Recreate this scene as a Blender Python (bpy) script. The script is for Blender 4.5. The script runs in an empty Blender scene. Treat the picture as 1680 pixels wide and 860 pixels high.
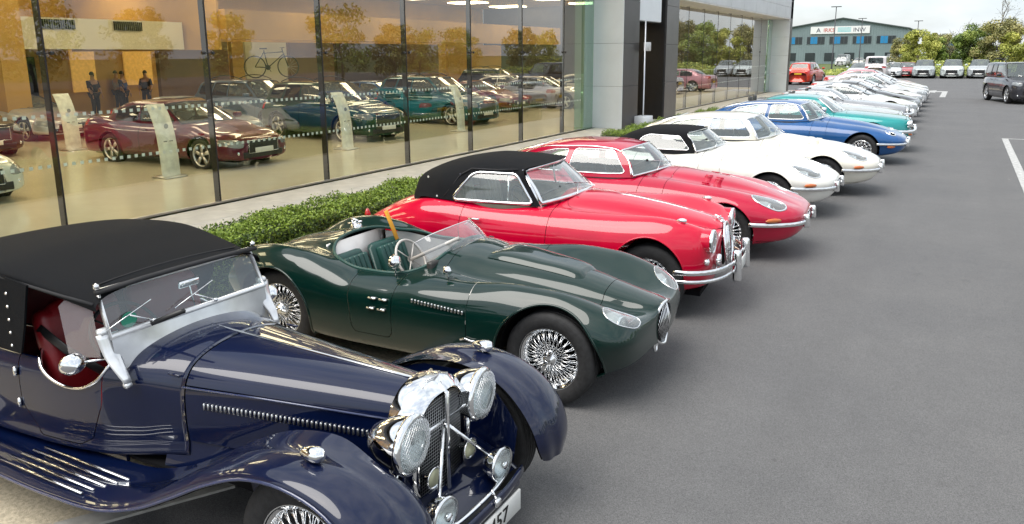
import bpy, bmesh, math, random
import numpy as np
from mathutils import Matrix, Vector
random.seed(7); rng = np.random.default_rng(7)
SC = bpy.context.scene; COL = SC.collection
R = math.radians; PI = math.pi

# ------------------------------------------------------------------ camera
CAM_H = 2.36
def make_camera():
    f, cx, cy, hor, roll = 1270., 840., 368., 90., .0069
    p = math.atan((cy-hor)/f); a = R(29.879)
    hd = np.array([-math.sin(a), math.cos(a), 0]); rt = np.array([math.cos(a), math.sin(a), 0]); up = np.array([0, 0, 1.])
    F = hd*math.cos(p)-up*math.sin(p); U = hd*math.sin(p)+up*math.cos(p)
    c, s = math.cos(roll), math.sin(roll)
    r2 = rt*c-U*s; U2 = U*c+rt*s
    cam = bpy.data.cameras.new('camera'); ob = bpy.data.objects.new('camera', cam); COL.objects.link(ob)
    m = Matrix.Identity(4)
    for i in range(3):
        m[i][0] = r2[i]; m[i][1] = U2[i]; m[i][2] = -F[i]
    m[2][3] = CAM_H
    ob.matrix_world = m
    cam.sensor_width = 36; cam.lens = f/1680*36; cam.shift_y = -(430-cy)/1680
    cam.clip_end = 2000; cam.clip_start = .05
    SC.camera = ob
make_camera()

# ------------------------------------------------------------------ world, sun, exposure
SUN_EL, SUN_AZ = R(60), R(205)     # azimuth clockwise from +Y
W = bpy.data.worlds.new('World'); SC.world = W; W.use_nodes = True
nt = W.node_tree; nt.nodes.clear()
def wn(t, **k):
    n = nt.nodes.new(t)
    for a, b in k.items(): setattr(n, a, b)
    return n
sky = wn('ShaderNodeTexSky', sky_type='NISHITA', sun_disc=False, sun_elevation=SUN_EL, sun_rotation=SUN_AZ, air_density=1.0, dust_density=2.0)
tc = wn('ShaderNodeTexCoord'); mp = wn('ShaderNodeMapping'); mp.inputs['Scale'].default_value = (1, 1, 2.6)
ns = wn('ShaderNodeTexNoise'); ns.inputs['Scale'].default_value = 2.3; ns.inputs['Detail'].default_value = 7; ns.inputs['Roughness'].default_value = .55
rp = wn('ShaderNodeValToRGB'); rp.color_ramp.elements[0].position = .36; rp.color_ramp.elements[0].color = (.45, .45, .45, 1)
rp.color_ramp.elements[1].position = .58; rp.color_ramp.elements[1].color = (1, 1, 1, 1)
ns2 = wn('ShaderNodeTexNoise'); ns2.inputs['Scale'].default_value = 4.; ns2.inputs['Detail'].default_value = 6
rp2 = wn('ShaderNodeValToRGB'); rp2.color_ramp.elements[0].position = .3; rp2.color_ramp.elements[0].color = (5.0, 5.6, 6.1, 1)
rp2.color_ramp.elements[1].position = .72; rp2.color_ramp.elements[1].color = (8.4, 8.5, 8.6, 1)
mx = wn('ShaderNodeMix', data_type='RGBA'); bg = wn('ShaderNodeBackground'); bg.inputs['Strength'].default_value = .074
out = wn('ShaderNodeOutputWorld'); l = nt.links.new
l(tc.outputs['Generated'], mp.inputs['Vector']); l(mp.outputs[0], ns.inputs['Vector']); l(mp.outputs[0], ns2.inputs['Vector'])
l(ns.outputs['Fac'], rp.inputs[0]); l(ns2.outputs['Fac'], rp2.inputs[0])
l(rp.outputs[0], mx.inputs[0]); l(sky.outputs[0], mx.inputs[6]); l(rp2.outputs[0], mx.inputs[7])
l(mx.outputs[2], bg.inputs['Color']); l(bg.outputs[0], out.inputs['Surface'])
sun = bpy.data.lights.new('sun', 'SUN'); sun.energy = 1.5; sun.angle = R(46); sun.color = (1, .96, .9)
so = bpy.data.objects.new('sun', sun); COL.objects.link(so)
sd = Vector((math.sin(SUN_AZ)*math.cos(SUN_EL), math.cos(SUN_AZ)*math.cos(SUN_EL), math.sin(SUN_EL)))
so.rotation_euler = sd.to_track_quat('Z', 'Y').to_euler(); so.location = (10, -10, 30)
SC.view_settings.view_transform = 'Standard'; SC.view_settings.look = 'None'; SC.view_settings.gamma = 1
SC.view_settings.exposure = 1.27
SC.cycles.max_bounces = 8; SC.cycles.transparent_max_bounces = 24; SC.cycles.glossy_bounces = 5; SC.cycles.diffuse_bounces = 3
SC.cycles.use_denoising = True
SC.cycles.caustics_reflective = False; SC.cycles.caustics_refractive = False

# ------------------------------------------------------------------ materials
MATS = {}
def newmat(name):
    m = bpy.data.materials.new(name); m.use_nodes = True; MATS[name] = m
    return m, m.node_tree, m.node_tree.nodes['Principled BSDF']
def noise_col(t, b, c1, c2, scale=8, detail=6, coord='Object', rough=None, bump=0, bscale=None, pos=(.35, .65), dist=.02):
    tc = t.nodes.new('ShaderNodeTexCoord'); n = t.nodes.new('ShaderNodeTexNoise'); n.inputs['Scale'].default_value = scale; n.inputs['Detail'].default_value = detail
    r = t.nodes.new('ShaderNodeValToRGB'); r.color_ramp.elements[0].position = pos[0]; r.color_ramp.elements[1].position = pos[1]
    r.color_ramp.elements[0].color = (*c1, 1); r.color_ramp.elements[1].color = (*c2, 1)
    t.links.new(tc.outputs[coord], n.inputs['Vector']); t.links.new(n.outputs['Fac'], r.inputs[0]); t.links.new(r.outputs[0], b.inputs['Base Color'])
    if bump:
        n2 = t.nodes.new('ShaderNodeTexNoise'); n2.inputs['Scale'].default_value = bscale or scale*4; n2.inputs['Detail'].default_value = 5
        bp = t.nodes.new('ShaderNodeBump'); bp.inputs['Strength'].default_value = bump; bp.inputs['Distance'].default_value = dist
        t.links.new(tc.outputs[coord], n2.inputs['Vector']); t.links.new(n2.outputs['Fac'], bp.inputs['Height']); t.links.new(bp.outputs[0], b.inputs['Normal'])
    return r
def simple(name, col, rough=.5, metal=0, var=.12, scale=8, bump=0, coat=0, bscale=None, spec=.5, emit=None, estr=1, dist=.01):
    if name in MATS: return MATS[name]
    m, t, b = newmat(name)
    c1 = tuple(c*(1-var) for c in col); c2 = tuple(min(1, c*(1+var)) for c in col)
    noise_col(t, b, c1, c2, scale=scale, bump=bump, bscale=bscale, dist=dist)
    b.inputs['Roughness'].default_value = rough; b.inputs['Metallic'].default_value = metal
    b.inputs['Specular IOR Level'].default_value = spec
    b.inputs['Coat Weight'].default_value = coat; b.inputs['Coat Roughness'].default_value = .03
    if emit:
        b.inputs['Emission Color'].default_value = (*emit, 1); b.inputs['Emission Strength'].default_value = estr
    return m
def paint(name, col, metal=0., rough=.28, peel=.02):
    if name in MATS: return MATS[name]
    m, t, b = newmat(name)
    noise_col(t, b, tuple(c*.93 for c in col), tuple(min(1, c*1.05) for c in col), scale=3, detail=3)
    tc = t.nodes.new('ShaderNodeTexCoord'); n2 = t.nodes.new('ShaderNodeTexNoise'); n2.inputs['Scale'].default_value = 5; n2.inputs['Detail'].default_value = 2
    bp = t.nodes.new('ShaderNodeBump'); bp.inputs['Strength'].default_value = peel; bp.inputs['Distance'].default_value = .01
    t.links.new(tc.outputs['Object'], n2.inputs['Vector']); t.links.new(n2.outputs['Fac'], bp.inputs['Height']); t.links.new(bp.outputs[0], b.inputs['Coat Normal'])
    b.inputs['Roughness'].default_value = rough; b.inputs['Metallic'].default_value = metal; b.inputs['Specular IOR Level'].default_value = .12
    b.inputs['Coat Weight'].default_value = 1; b.inputs['Coat Roughness'].default_value = .012; b.inputs['Coat IOR'].default_value = 1.5
    return m
def glassmat(name, tint=(.9, .95, .93), ior=1.5, body=0., bodycol=(.6, .7, .7), rough=0.0, gain=1.7):
    if name in MATS: return MATS[name]
    m, t, b = newmat(name); t.nodes.remove(b)
    o = t.nodes['Material Output']
    tr = t.nodes.new('ShaderNodeBsdfTransparent'); tr.inputs[0].default_value = (*tint, 1)
    gl = t.nodes.new('ShaderNodeBsdfGlossy'); gl.inputs['Roughness'].default_value = rough; gl.inputs['Color'].default_value = (1, 1, 1, 1)
    geo = t.nodes.new('ShaderNodeNewGeometry')
    # a pane reflects the same from either face: undo the index flip on back faces
    fr = t.nodes.new('ShaderNodeFresnel'); mth = t.nodes.new('ShaderNodeMix'); mth.data_type = 'FLOAT'
    mth.inputs[2].default_value = ior; mth.inputs[3].default_value = 1/ior
    t.links.new(geo.outputs['Backfacing'], mth.inputs[0]); t.links.new(mth.outputs[0], fr.inputs['IOR'])
    mm = t.nodes.new('ShaderNodeMath'); mm.operation = 'MULTIPLY'; mm.inputs[1].default_value = gain; mm.use_clamp = True
    t.links.new(fr.outputs[0], mm.inputs[0])
    mx = t.nodes.new('ShaderNodeMixShader'); t.links.new(mm.outputs[0], mx.inputs[0]); t.links.new(gl.outputs[0], mx.inputs[2])
    if body > 0:
        df = t.nodes.new('ShaderNodeBsdfDiffuse'); df.inputs[0].default_value = (*bodycol, 1)
        m2 = t.nodes.new('ShaderNodeMixShader'); m2.inputs[0].default_value = body
        t.links.new(tr.outputs[0], m2.inputs[1]); t.links.new(df.outputs[0], m2.inputs[2]); t.links.new(m2.outputs[0], mx.inputs[1])
    else: t.links.new(tr.outputs[0], mx.inputs[1])
    t.links.new(mx.outputs[0], o.inputs['Surface'])
    return m

CHROME = simple('chrome', (.86, .87, .88), rough=.06, metal=1, var=.03)
STEEL = simple('brushed_steel', (.62, .63, .64), rough=.3, metal=1, var=.06)
BLACK = simple('black_plastic', (.012, .012, .013), rough=.45)
DARK = simple('dark_cavity', (.006, .006, .007), rough=.9, spec=.1)
RUBBER = simple('tyre_rubber', (.017, .017, .018), rough=.72, scale=30, var=.3, bump=.15)
FABRIC = simple('black_hood_fabric', (.007, .0078, .0095), rough=.8, scale=300, var=.35, bump=.5, dist=.002, spec=.15)
GLASS = glassmat('car_glass', (.84, .90, .89), body=.10, bodycol=(.62, .74, .74), gain=2.1)  # pale cyan body colour stands in for sky reflected in the windows
LENS = glassmat('lamp_lens', (.85, .9, .9), body=.16, bodycol=(.75, .8, .8), rough=.05)  # whitish body colour partly stands in for sky reflection on the covers
REFL = simple('lamp_reflector', (.8, .82, .82), rough=.25, metal=1)
AMBER = simple('amber_lens', (.55, .13, .015), rough=.15, coat=1)
REDL = simple('red_lens', (.45, .01, .01), rough=.15, coat=1)
WHITEP = simple('plate_white', (.75, .75, .72), rough=.4, var=.04)
YELLOWP = simple('plate_yellow', (.75, .50, .03), rough=.4, var=.04)
INK = simple('plate_ink', (.01, .01, .01), rough=.5)
# ------------------------------------------------------------------ mesh tools
class Msh:
    def __init__(s, V, F, seg=None): s.V = np.asarray(V, float).reshape(-1, 3); s.F = F; s.seg = seg or []
def islands(m):
    par = list(range(len(m.V)))
    def fd(a):
        while par[a] != a: par[a] = par[par[a]]; a = par[a]
        return a
    for f in m.F:
        r = fd(f[0])
        for i in f[1:]: par[fd(i)] = r
    g = {}
    for f in m.F: g.setdefault(fd(f[0]), []).append(f)
    return [Msh(m.V, fs) for fs in g.values()]
def puts(name, m, mat, parent=None, **k):
    for q in islands(m): put(name, q, mat, parent, **k)
def join(*ms):
    V = []; F = []; o = 0
    for m in ms:
        V.append(m.V); F += [tuple(i+o for i in f) for f in m.F]; o += len(m.V)
    return Msh(np.concatenate(V) if V else np.zeros((0, 3)), F)
def xf(m, loc=(0, 0, 0), rot=(0, 0, 0), sc=(1, 1, 1)):
    M = Matrix.LocRotScale(Vector(loc), __import__('mathutils').Euler(rot), Vector(sc))
    A = np.array(M); V = m.V@A[:3, :3].T+A[:3, 3]
    F = m.F if np.linalg.det(A[:3, :3]) > 0 else [f[::-1] for f in m.F]
    return Msh(V, F)
def mirror(m): return Msh(m.V*np.array([1, -1, 1]), [f[::-1] for f in m.F])
def sym(m): return join(m, mirror(m))
def mesh_of(m, name, flat=False):
    used = sorted({i for f in m.F for i in f}); mp = {u: k for k, u in enumerate(used)}
    me = bpy.data.meshes.new(name)
    me.from_pydata(m.V[used].tolist() if used else [], [], [[mp[i] for i in f] for f in m.F])
    if not flat and len(me.polygons): me.polygons.foreach_set('use_smooth', [True]*len(me.polygons))
    return me
def put(name, m, mat, parent=None, flat=False, angle=None, loc=None, rot=None):
    me = mesh_of(m, name, flat) if isinstance(m, Msh) else m
    if isinstance(m, Msh) or not me.materials:
        for q in (mat if isinstance(mat, (list, tuple)) else [mat]): me.materials.append(q)
    if angle: me.set_sharp_from_angle(angle=R(angle))
    o = bpy.data.objects.new(name, me); COL.objects.link(o)
    if not isinstance(m, Msh) and me.materials[0] != mat:
        o.material_slots[0].link = 'OBJECT'; o.material_slots[0].material = mat
    if parent: o.parent = parent
    if loc: o.location = loc
    if rot: o.rotation_euler = rot
    return o
def empty(name, loc, rz=0, label=None, cat=None, group=None):
    o = bpy.data.objects.new(name, None); COL.objects.link(o); o.location = loc; o.rotation_euler = (0, 0, rz)
    o.empty_display_size = .2
    return tag(o, label, cat, group)
def tag(o, label=None, cat=None, group=None, kind=None):
    for k, v in (('label', label), ('category', cat), ('group', group), ('kind', kind)):
        if v: o[k] = v
    return o
def copy_tree(o, parent=None):
    c = o.copy(); COL.objects.link(c); c.parent = parent
    for ch in list(o.children): copy_tree(ch, c)
    return c
def box(x0, x1, y0, y1, z0, z1):
    V = [(x, y, z) for x in (x0, x1) for y in (y0, y1) for z in (z0, z1)]
    return Msh(V, [(0, 1, 3, 2), (4, 6, 7, 5), (0, 4, 5, 1), (2, 3, 7, 6), (0, 2, 6, 4), (1, 5, 7, 3)])
def rbox(x0, x1, y0, y1, z0, z1, r=.02, seg=2):
    bm = bmesh.new(); b = box(x0, x1, y0, y1, z0, z1)
    vs = [bm.verts.new(v) for v in b.V]
    for f in b.F: bm.faces.new([vs[i] for i in f])
    bmesh.ops.bevel(bm, geom=list(bm.edges), offset=r, segments=seg, affect='EDGES', profile=.5)
    bm.verts.index_update(); m = Msh([v.co[:] for v in bm.verts], [tuple(v.index for v in f.verts) for f in bm.faces]); bm.free()
    return m
def prism(poly, z0, z1, ax='z'):
    n = len(poly); V = [(*p, z0) for p in poly]+[(*p, z1) for p in poly]
    F = [tuple(range(n))[::-1], tuple(range(n, 2*n))]+[(i, (i+1) % n, n+(i+1) % n, n+i) for i in range(n)]
    V = np.array(V, float)
    if ax == 'y': V = V[:, [0, 2, 1]]; F = [f[::-1] for f in F]
    if ax == 'x': V = V[:, [2, 0, 1]]
    return Msh(V, F)
def lathe(prof, n=32, axis='y', closed=False):
    """prof: (r, h) pairs, h along the axis"""
    P = np.array(prof, float); k = len(P); V = []
    for j in range(n):
        a = 2*PI*j/n; c, s = math.cos(a), math.sin(a)
        for r, h in P:
            V.append({'y': (r*c, h, r*s), 'x': (h, r*c, r*s), 'z': (r*c, r*s, h)}[axis])
    F = []
    for j in range(n):
        j2 = (j+1) % n
        for i in range(k-1 if not closed else k):
            i2 = (i+1) % k
            F.append((j*k+i, j*k+i2, j2*k+i2, j2*k+i) if axis != 'y' else (j*k+i, j2*k+i, j2*k+i2, j*k+i2))
    return Msh(V, F)
def disc(r, n=24, axis='x', c=(0, 0, 0), bulge=0, rings=3):
    return xf(lathe([(r*math.sin(PI/2*i/rings)+1e-4, bulge*math.cos(PI/2*i/rings)) for i in range(rings+1)], n, axis), c)
def sweep(path, ry=.01, rz=None, n=8, closed=False, up=(0, 0, 1), cap=True):
    P = np.array(path, float); k = len(P); rz = rz if rz is not None else ry
    up = np.array(up, float)
    T = (np.roll(P, -1, 0)-np.roll(P, 1, 0)) if closed else np.gradient(P, axis=0)
    T /= np.linalg.norm(T, axis=1)[:, None]+1e-12
    A = np.cross(T, up); bad = np.linalg.norm(A, axis=1) < 1e-3
    A[bad] = np.cross(T[bad], np.array([1., 0, .01])); A /= np.linalg.norm(A, axis=1)[:, None]
    B = np.cross(A, T)
    ryv = np.broadcast_to(ry, (k,)); rzv = np.broadcast_to(rz, (k,))
    V = []; F = []
    for i in range(k):
        for j in range(n):
            a = 2*PI*j/n; V.append(P[i]+A[i]*math.cos(a)*ryv[i]+B[i]*math.sin(a)*rzv[i])
    for i in range(k if closed else k-1):
        i2 = (i+1) % k
        for j in range(n): F.append((i*n+j, i*n+(j+1) % n, i2*n+(j+1) % n, i2*n+j))
    if cap and not closed: F += [tuple(range(n))[::-1], tuple((k-1)*n+j for j in range(n))]
    return Msh(V, F)
def bar(a, b, r, n=6): return sweep([a, b], r, n=n)
def hermite(X, Y, t, mono=False):
    """X knots (K), Y (K,...) -> values at t"""
    X = np.asarray(X, float); Y = np.asarray(Y, float); K = len(X); sh = Y.shape[1:]; Y = Y.reshape(K, -1)
    h = np.diff(X)[:, None]; d = np.diff(Y, axis=0)/h; M = np.zeros_like(Y)
    M[0] = d[0]; M[-1] = d[-1]
    for i in range(1, K-1):
        if mono:
            w1 = 2*h[i]+h[i-1]; w2 = h[i]+2*h[i-1]; ok = (d[i-1]*d[i]) > 0
            with np.errstate(all='ignore'): v = (w1+w2)/(w1/d[i-1]+w2/d[i])
            M[i] = np.where(ok, v, 0)
        else: M[i] = (d[i-1]*h[i]+d[i]*h[i-1])/(h[i-1]+h[i])
    t = np.asarray(t, float); i = np.clip(np.searchsorted(X, t, 'right')-1, 0, K-2); H = h[i]; s = ((t-X[i])[:, None])/H
    r = (2*s**3-3*s**2+1)*Y[i]+(s**3-2*s**2+s)*H*M[i]+(-2*s**3+3*s**2)*Y[i+1]+(s**3-s**2)*H*M[i+1]
    return r.reshape((len(t),)+sh)
def smooth_path(P, n, closed=False):
    P = np.array(P, float)
    if closed: P = np.concatenate([P[-2:], P, P[:3]])
    k = np.concatenate([[0], np.cumsum(np.linalg.norm(np.diff(P, axis=0), axis=1))])
    if closed: return hermite(k, P, np.linspace(k[2], k[-3], n, endpoint=False))
    return hermite(k, P, np.linspace(0, k[-1], n))
def grid_faces(nu, nv, wrap=False):
    F = []
    for i in range(nu-1):
        for j in range(nv if wrap else nv-1):
            j2 = (j+1) % nv; F.append((i*nv+j, i*nv+j2, (i+1)*nv+j2, (i+1)*nv+j))
    return F
def loft(secs, nu, vs=4, half=True, mono=True, caps=True, closed_v=False):
    """secs K x M x 3 ; half sections run top centre (y=0) -> bottom"""
    S = np.array(secs, float)
    if half:
        Mi = S[:, ::-1]*np.array([1, -1, 1]); full = np.concatenate([Mi[:, :-1], S], 1)
    else: full = S
    K, M = full.shape[:2]
    ch = np.linalg.norm(np.diff(full, axis=0), axis=2); kn = np.concatenate([[0], np.cumsum(np.maximum(ch.mean(1), ch.max(1)*.6)+1e-4)])
    U = hermite(kn, full, np.linspace(0, kn[-1], nu), mono)
    nv = (M-1)*vs+1
    G = hermite(np.arange(M), np.transpose(U, (1, 0, 2)), np.linspace(0, M-1, nv))
    G = np.transpose(G, (1, 0, 2)); V = G.reshape(-1, 3); F = grid_faces(nu, nv)
    m = Msh(V, F)
    if caps:
        V = list(V)
        for u, rev in ((0, False), (nu-1, True)):
            c = len(V); V.append(G[u].mean(0))
            for j in range(nv-1):
                f = (c, u*nv+j, u*nv+j+1); F.append(f if not rev else f[::-1])
        m = Msh(V, F)
    return m
def clip(m, s):
    """split m by scalar per vertex; returns (inside s<0, outside s>0)"""
    V = list(map(tuple, m.V)); s = list(s); cut = {}; A = []; B = []; seg = []
    n0 = len(V)
    for f in m.F:
        sf = [s[i] for i in f]
        if max(sf) <= 0: A.append(f); continue
        if min(sf) >= 0: B.append(f); continue
        fa = []; fb = []; cc = []
        for k in range(len(f)):
            i, j = f[k], f[(k+1) % len(f)]; si, sj = s[i], s[j]
            (fa if si <= 0 else fb).append(i)
            if (si <= 0) != (sj <= 0):
                key = (min(i, j), max(i, j))
                if key not in cut:
                    t = si/(si-sj); t = min(max(t, .0005), .9995); a, b = V[i], V[j]
                    cut[key] = len(V); V.append(tuple(a[q]+(b[q]-a[q])*t for q in range(3)))
                c = cut[key]; fa.append(c); fb.append(c); cc.append(c)
        if len(fa) > 2: A.append(tuple(fa))
        if len(fb) > 2: B.append(tuple(fb))
        if len(cc) == 2: seg.append(tuple(cc))
    V = np.array(V)
    return Msh(V, A, seg), Msh(V, B, seg)
def chains(m, mind=.0):
    adj = {}
    for a, b in m.seg: adj.setdefault(a, []).append(b); adj.setdefault(b, []).append(a)
    seen = set(); outc = []
    for st in sorted(adj, key=lambda q: len(adj[q])):
        if st in seen: continue
        c = [st]; seen.add(st); cur = st
        while True:
            nx = [q for q in adj[cur] if q not in seen]
            if not nx: break
            cur = nx[0]; c.append(cur); seen.add(cur)
        closed = len(c) > 2 and c[0] in adj[c[-1]]
        if len(c) > 2: outc.append((m.V[c], closed))
    return outc
def trim(m, r=.008, n=6, rz=None, step=.03, only=None):
    ms = []
    for P, cl in chains(m):
        if only is not None:
            if not only(P.mean(0)): continue
        if cl: P = np.concatenate([P, P[:1]])
        k = np.concatenate([[0], np.cumsum(np.linalg.norm(np.diff(P, axis=0), axis=1))])
        L = k[-1]; cnt = max(4, int(L/step)); t = np.linspace(0, L, cnt, endpoint=not cl)
        Q = np.stack([np.interp(t, k, P[:, i]) for i in range(3)], 1)
        ms.append(sweep(Q, r, rz, n=n, closed=cl))
    return join(*ms) if ms else None
def psdf(p, poly):
    """signed distance of points p (N,2) to polygon, negative inside"""
    p = np.asarray(p, float); poly = np.asarray(poly, float); n = len(poly); d = np.full(len(p), 1e9); ins = np.zeros(len(p), bool)
    for i in range(n):
        a, b = poly[i], poly[(i+1) % n]; e = b-a; w = p-a
        t = np.clip((w@e)/(e@e+1e-12), 0, 1); q = w-t[:, None]*e; d = np.minimum(d, (q**2).sum(1))
        c = ((a[1] <= p[:, 1]) & (b[1] > p[:, 1])) | ((b[1] <= p[:, 1]) & (a[1] > p[:, 1]))
        with np.errstate(all='ignore'): xx = a[0]+(p[:, 1]-a[1])*e[0]/(e[1] if abs(e[1]) > 1e-12 else 1e-12)
        ins ^= c & (p[:, 0] < xx)
    d = np.sqrt(d); return np.where(ins, -d, d)
def spoly(P, n=48): return smooth_path(P, n, closed=True)
def side_field(V, poly, ymin=.3):
    return np.maximum(psdf(V[:, [0, 2]], poly), ymin-np.abs(V[:, 1]))
def patch(bot, top, nu=16, nv=8, bulge=0., axis=(1, 0, 0)):
    B = smooth_path(bot, nu) if len(bot) > 2 else np.linspace(bot[0], bot[1], nu)
    T = smooth_path(top, nu) if len(top) > 2 else np.linspace(top[0], top[1], nu)
    V = []; ax = np.array(axis, float)
    for i in range(nv):
        t = i/(nv-1); V.append(B*(1-t)+T*t+ax*bulge*4*t*(1-t))
    return Msh(np.concatenate(V), grid_faces(nv, nu))
def patch_border(m, nu, nv, mid=False):
    G = m.V.reshape(nv, nu, 3); return np.concatenate([G[0], G[1:-1, -1], G[-1, ::-1], G[1:-1, 0][::-1]])
def text_mesh(s, size=1.):
    c = bpy.data.curves.new('t', 'FONT'); c.body = s; c.size = size; c.align_x = 'CENTER'; c.align_y = 'CENTER'; c.extrude = size*.012
    c.resolution_u = 2
    o = bpy.data.objects.new('t', c); COL.objects.link(o); dg = bpy.context.evaluated_depsgraph_get()
    me = bpy.data.meshes.new_from_object(o.evaluated_get(dg)); bpy.data.objects.remove(o); bpy.data.curves.remove(c)
    V = np.zeros(len(me.vertices)*3); me.vertices.foreach_get('co', V); m = Msh(V, [tuple(p.vertices) for p in me.polygons]); bpy.data.meshes.remove(me)
    return m
# map text plane XY -> facing direction
def face_text(s, size, loc, facing='x', bold=1):
    m = text_mesh(s, size)
    if facing == 'x': V = np.stack([m.V[:, 2], m.V[:, 0], m.V[:, 1]], 1)          # read from +x
    elif facing == '-x': V = np.stack([-m.V[:, 2], -m.V[:, 0], m.V[:, 1]], 1)
    elif facing == '-y': V = np.stack([m.V[:, 0], -m.V[:, 2], m.V[:, 1]], 1)
    return Msh(V+np.array(loc), m.F)
# ------------------------------------------------------------------ wheels
WC = {}
def tyre_mesh(Rr, w, rr, grooves=4):
    h = w/2; p = [(rr, -h*.78), (rr+.012, -h*.92), ((rr+Rr)/2, -h*1.04), (Rr-.03, -h*.98), (Rr-.008, -h*.86)]
    for i in range(grooves):
        y0 = -h*.74+i*(h*1.48)/grooves; y1 = y0+h*1.48/grooves
        p += [(Rr, y0+.004), (Rr, y1-.006), (Rr-.007, y1-.004), (Rr-.007, y1+.001)]
    p += [(Rr-.008, h*.86), (Rr-.03, h*.98), ((rr+Rr)/2, h*1.04), (rr+.012, h*.92), (rr, h*.78)]
    return lathe(p, 48, closed=False)
def wheel_meshes(kind, Rr, w, rr):
    key = (kind, Rr, w, rr)
    if key in WC: return WC[key]
    h = w/2; D = {}
    D['tyre'] = (mesh_of(tyre_mesh(Rr, w, rr), 'tyre'), RUBBER)
    if kind in ('wire', 'farwire'):
        D['rim'] = (mesh_of(lathe([(rr+.004, -h*.86), (rr+.012, -h*.90), (rr+.010, -h*.80), (rr-.012, -h*.72), (rr-.022, -h*.5), (rr-.045, -h*.2), (rr-.045, h*.4), (rr, h*.8)], 48), 'rim'), CHROME)
        sp = []; nsp = 24 if kind == 'wire' else 14
        for j in range(nsp):
            a = 2*PI*j/nsp
            for ri, yi, ro, yo, da in ((.045, -h*.80, rr-.014, -h*.66, .30), (.045, -h*.80, rr-.014, -h*.66, -.30), (.06, -h*.35, rr-.04, -h*.3, .42), (.06, -h*.35, rr-.04, -h*.3, -.42)):
                a2 = a+da+(.13 if ri > .05 else 0)
                sp.append(bar((ri*math.cos(a), yi, ri*math.sin(a)), (ro*math.cos(a2), yo, ro*math.sin(a2)), .0028 if kind == 'wire' else .004, 4))
        D['spokes'] = (mesh_of(join(*sp), 'spokes'), CHROME)
        hub = lathe([(.052, -h*.2), (.056, -h*.78), (.046, -h*.9), (.036, -h*.95), (.034, -h*1.08), (.02, -h*1.14), (.0005, -h*1.15)], 20)
        ears = join(*[xf(rbox(-.016, .016, -.012, .012, .0, .085, .006, 1), (0, -h*1.05, 0), (0, a, 0)) for a in (.4, .4+PI)])
        D['hub'] = (mesh_of(join(hub, ears), 'hub'), CHROME)
    else:
        D['rim'] = (mesh_of(lathe([(rr+.004, -h*.86), (rr-.006, -h*.88), (rr-.02, -h*.6), (rr-.03, 0), (rr-.03, h*.4), (rr, h*.8)], 32), 'rim'), STEEL)
        sp = []
        for j in range(5 if kind != 'multi' else 10):
            a = 2*PI*j/(5 if kind != 'multi' else 10)
            wd = .03 if kind != 'multi' else .015
            sp.append(xf(prism([(-wd, .03), (wd, .03), (wd*1.5, rr-.012), (-wd*1.5, rr-.012)], -h*.72, -h*.55, 'y'), (0, 0, 0), (0, a, 0)))
        sp.append(lathe([(.06, -h*.5), (.055, -h*.76), (.001, -h*.8)], 20))
        D['spokes'] = (mesh_of(join(*sp), 'spokes', flat=False), STEEL)
        D['brake_disc'] = (mesh_of(lathe([(.03, -h*.1), (rr*.75, -h*.1), (rr*.75, h*.05)], 24), 'brake_disc'), simple('brake_iron', (.12, .115, .11), rough=.5, metal=.6))
    WC[key] = D; return D
def add_wheel(car, x, y, kind='wire', Rr=.32, w=.17, rr=.205):
    e = bpy.data.objects.new('wheel', None); COL.objects.link(e); e.parent = car; e.location = (x, y, Rr)
    if y > 0: e.rotation_euler = (0, 0, PI)
    if car.scale[0] == 1: e.rotation_euler[1] = (x*7 % 1.3)
    else: e.scale = (1/car.scale[0], 1, 1/car.scale[2]); e.location[2] = Rr/car.scale[2]
    for n, (me, mat) in wheel_meshes(kind, Rr, w, rr).items(): put(n, me, mat, e)
    return e
# ------------------------------------------------------------------ car bodies
def body_loft(rows, nu=150, vs=5):
    """rows: x, zc, y2, z2, yc, zf, w, zw, ws, zs, zb"""
    S = []
    for x, zc, y2, z2, yc, zf, w, zw, ws, zs, zb in rows:
        S.append([(x, 0, zc), (x, y2*.6, zc-(zc-z2)*.30), (x, y2, z2), (x, yc, zf), (x, yc+(w-yc)*.74, zw+(zf-zw)*.66), (x, w, zw), (x, ws, zs), (x, ws*.6, zb), (x, 0, zb)])
    return loft(S, nu, vs)
def arch_cut(m, axles, Ra, zc, ymin=.35, r=.008):
    tr = []
    for ax in axles:
        V = m.V; s = np.maximum(np.hypot(V[:, 0]-ax, V[:, 2]-zc)-Ra, ymin-np.abs(V[:, 1]))
        _, m = clip(m, s)
        t = trim(m, r, step=.02); tr.append(t)
    return m, join(*[t for t in tr if t])
def wells(axles, Ra, zc, y0=.46, y1=.70, f=.985):
    ms = []
    for ax in axles:
        for sg in (1, -1):
            k = 20; V = []; 
            for j in range(k+1):
                a = PI*j/k; V += [(ax+Ra*f*math.cos(a), sg*y0, zc+Ra*f*math.sin(a)), (ax+Ra*f*math.cos(a), sg*y1, zc+Ra*f*math.sin(a))]
            F = [(2*j, 2*j+1, 2*j+3, 2*j+2) for j in range(k)]+[tuple(range(0, 2*k+2, 2))]
            ms.append(Msh(V, F))
    return join(*ms)
def cutpart(m, field, gap=.003):
    """split m by a field; returns (rest, piece) with a real gap between"""
    s = field(m.V); a, rest = clip(m, s-gap); piece, _ = clip(m, s+gap)
    return rest, piece
def yside(m, sg):
    c = m.V[:, 1]*sg
    F = [f for f in m.F if c[f[0]] > 0]; return Msh(m.V, F, [q for q in m.seg if c[q[0]] > 0])
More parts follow.
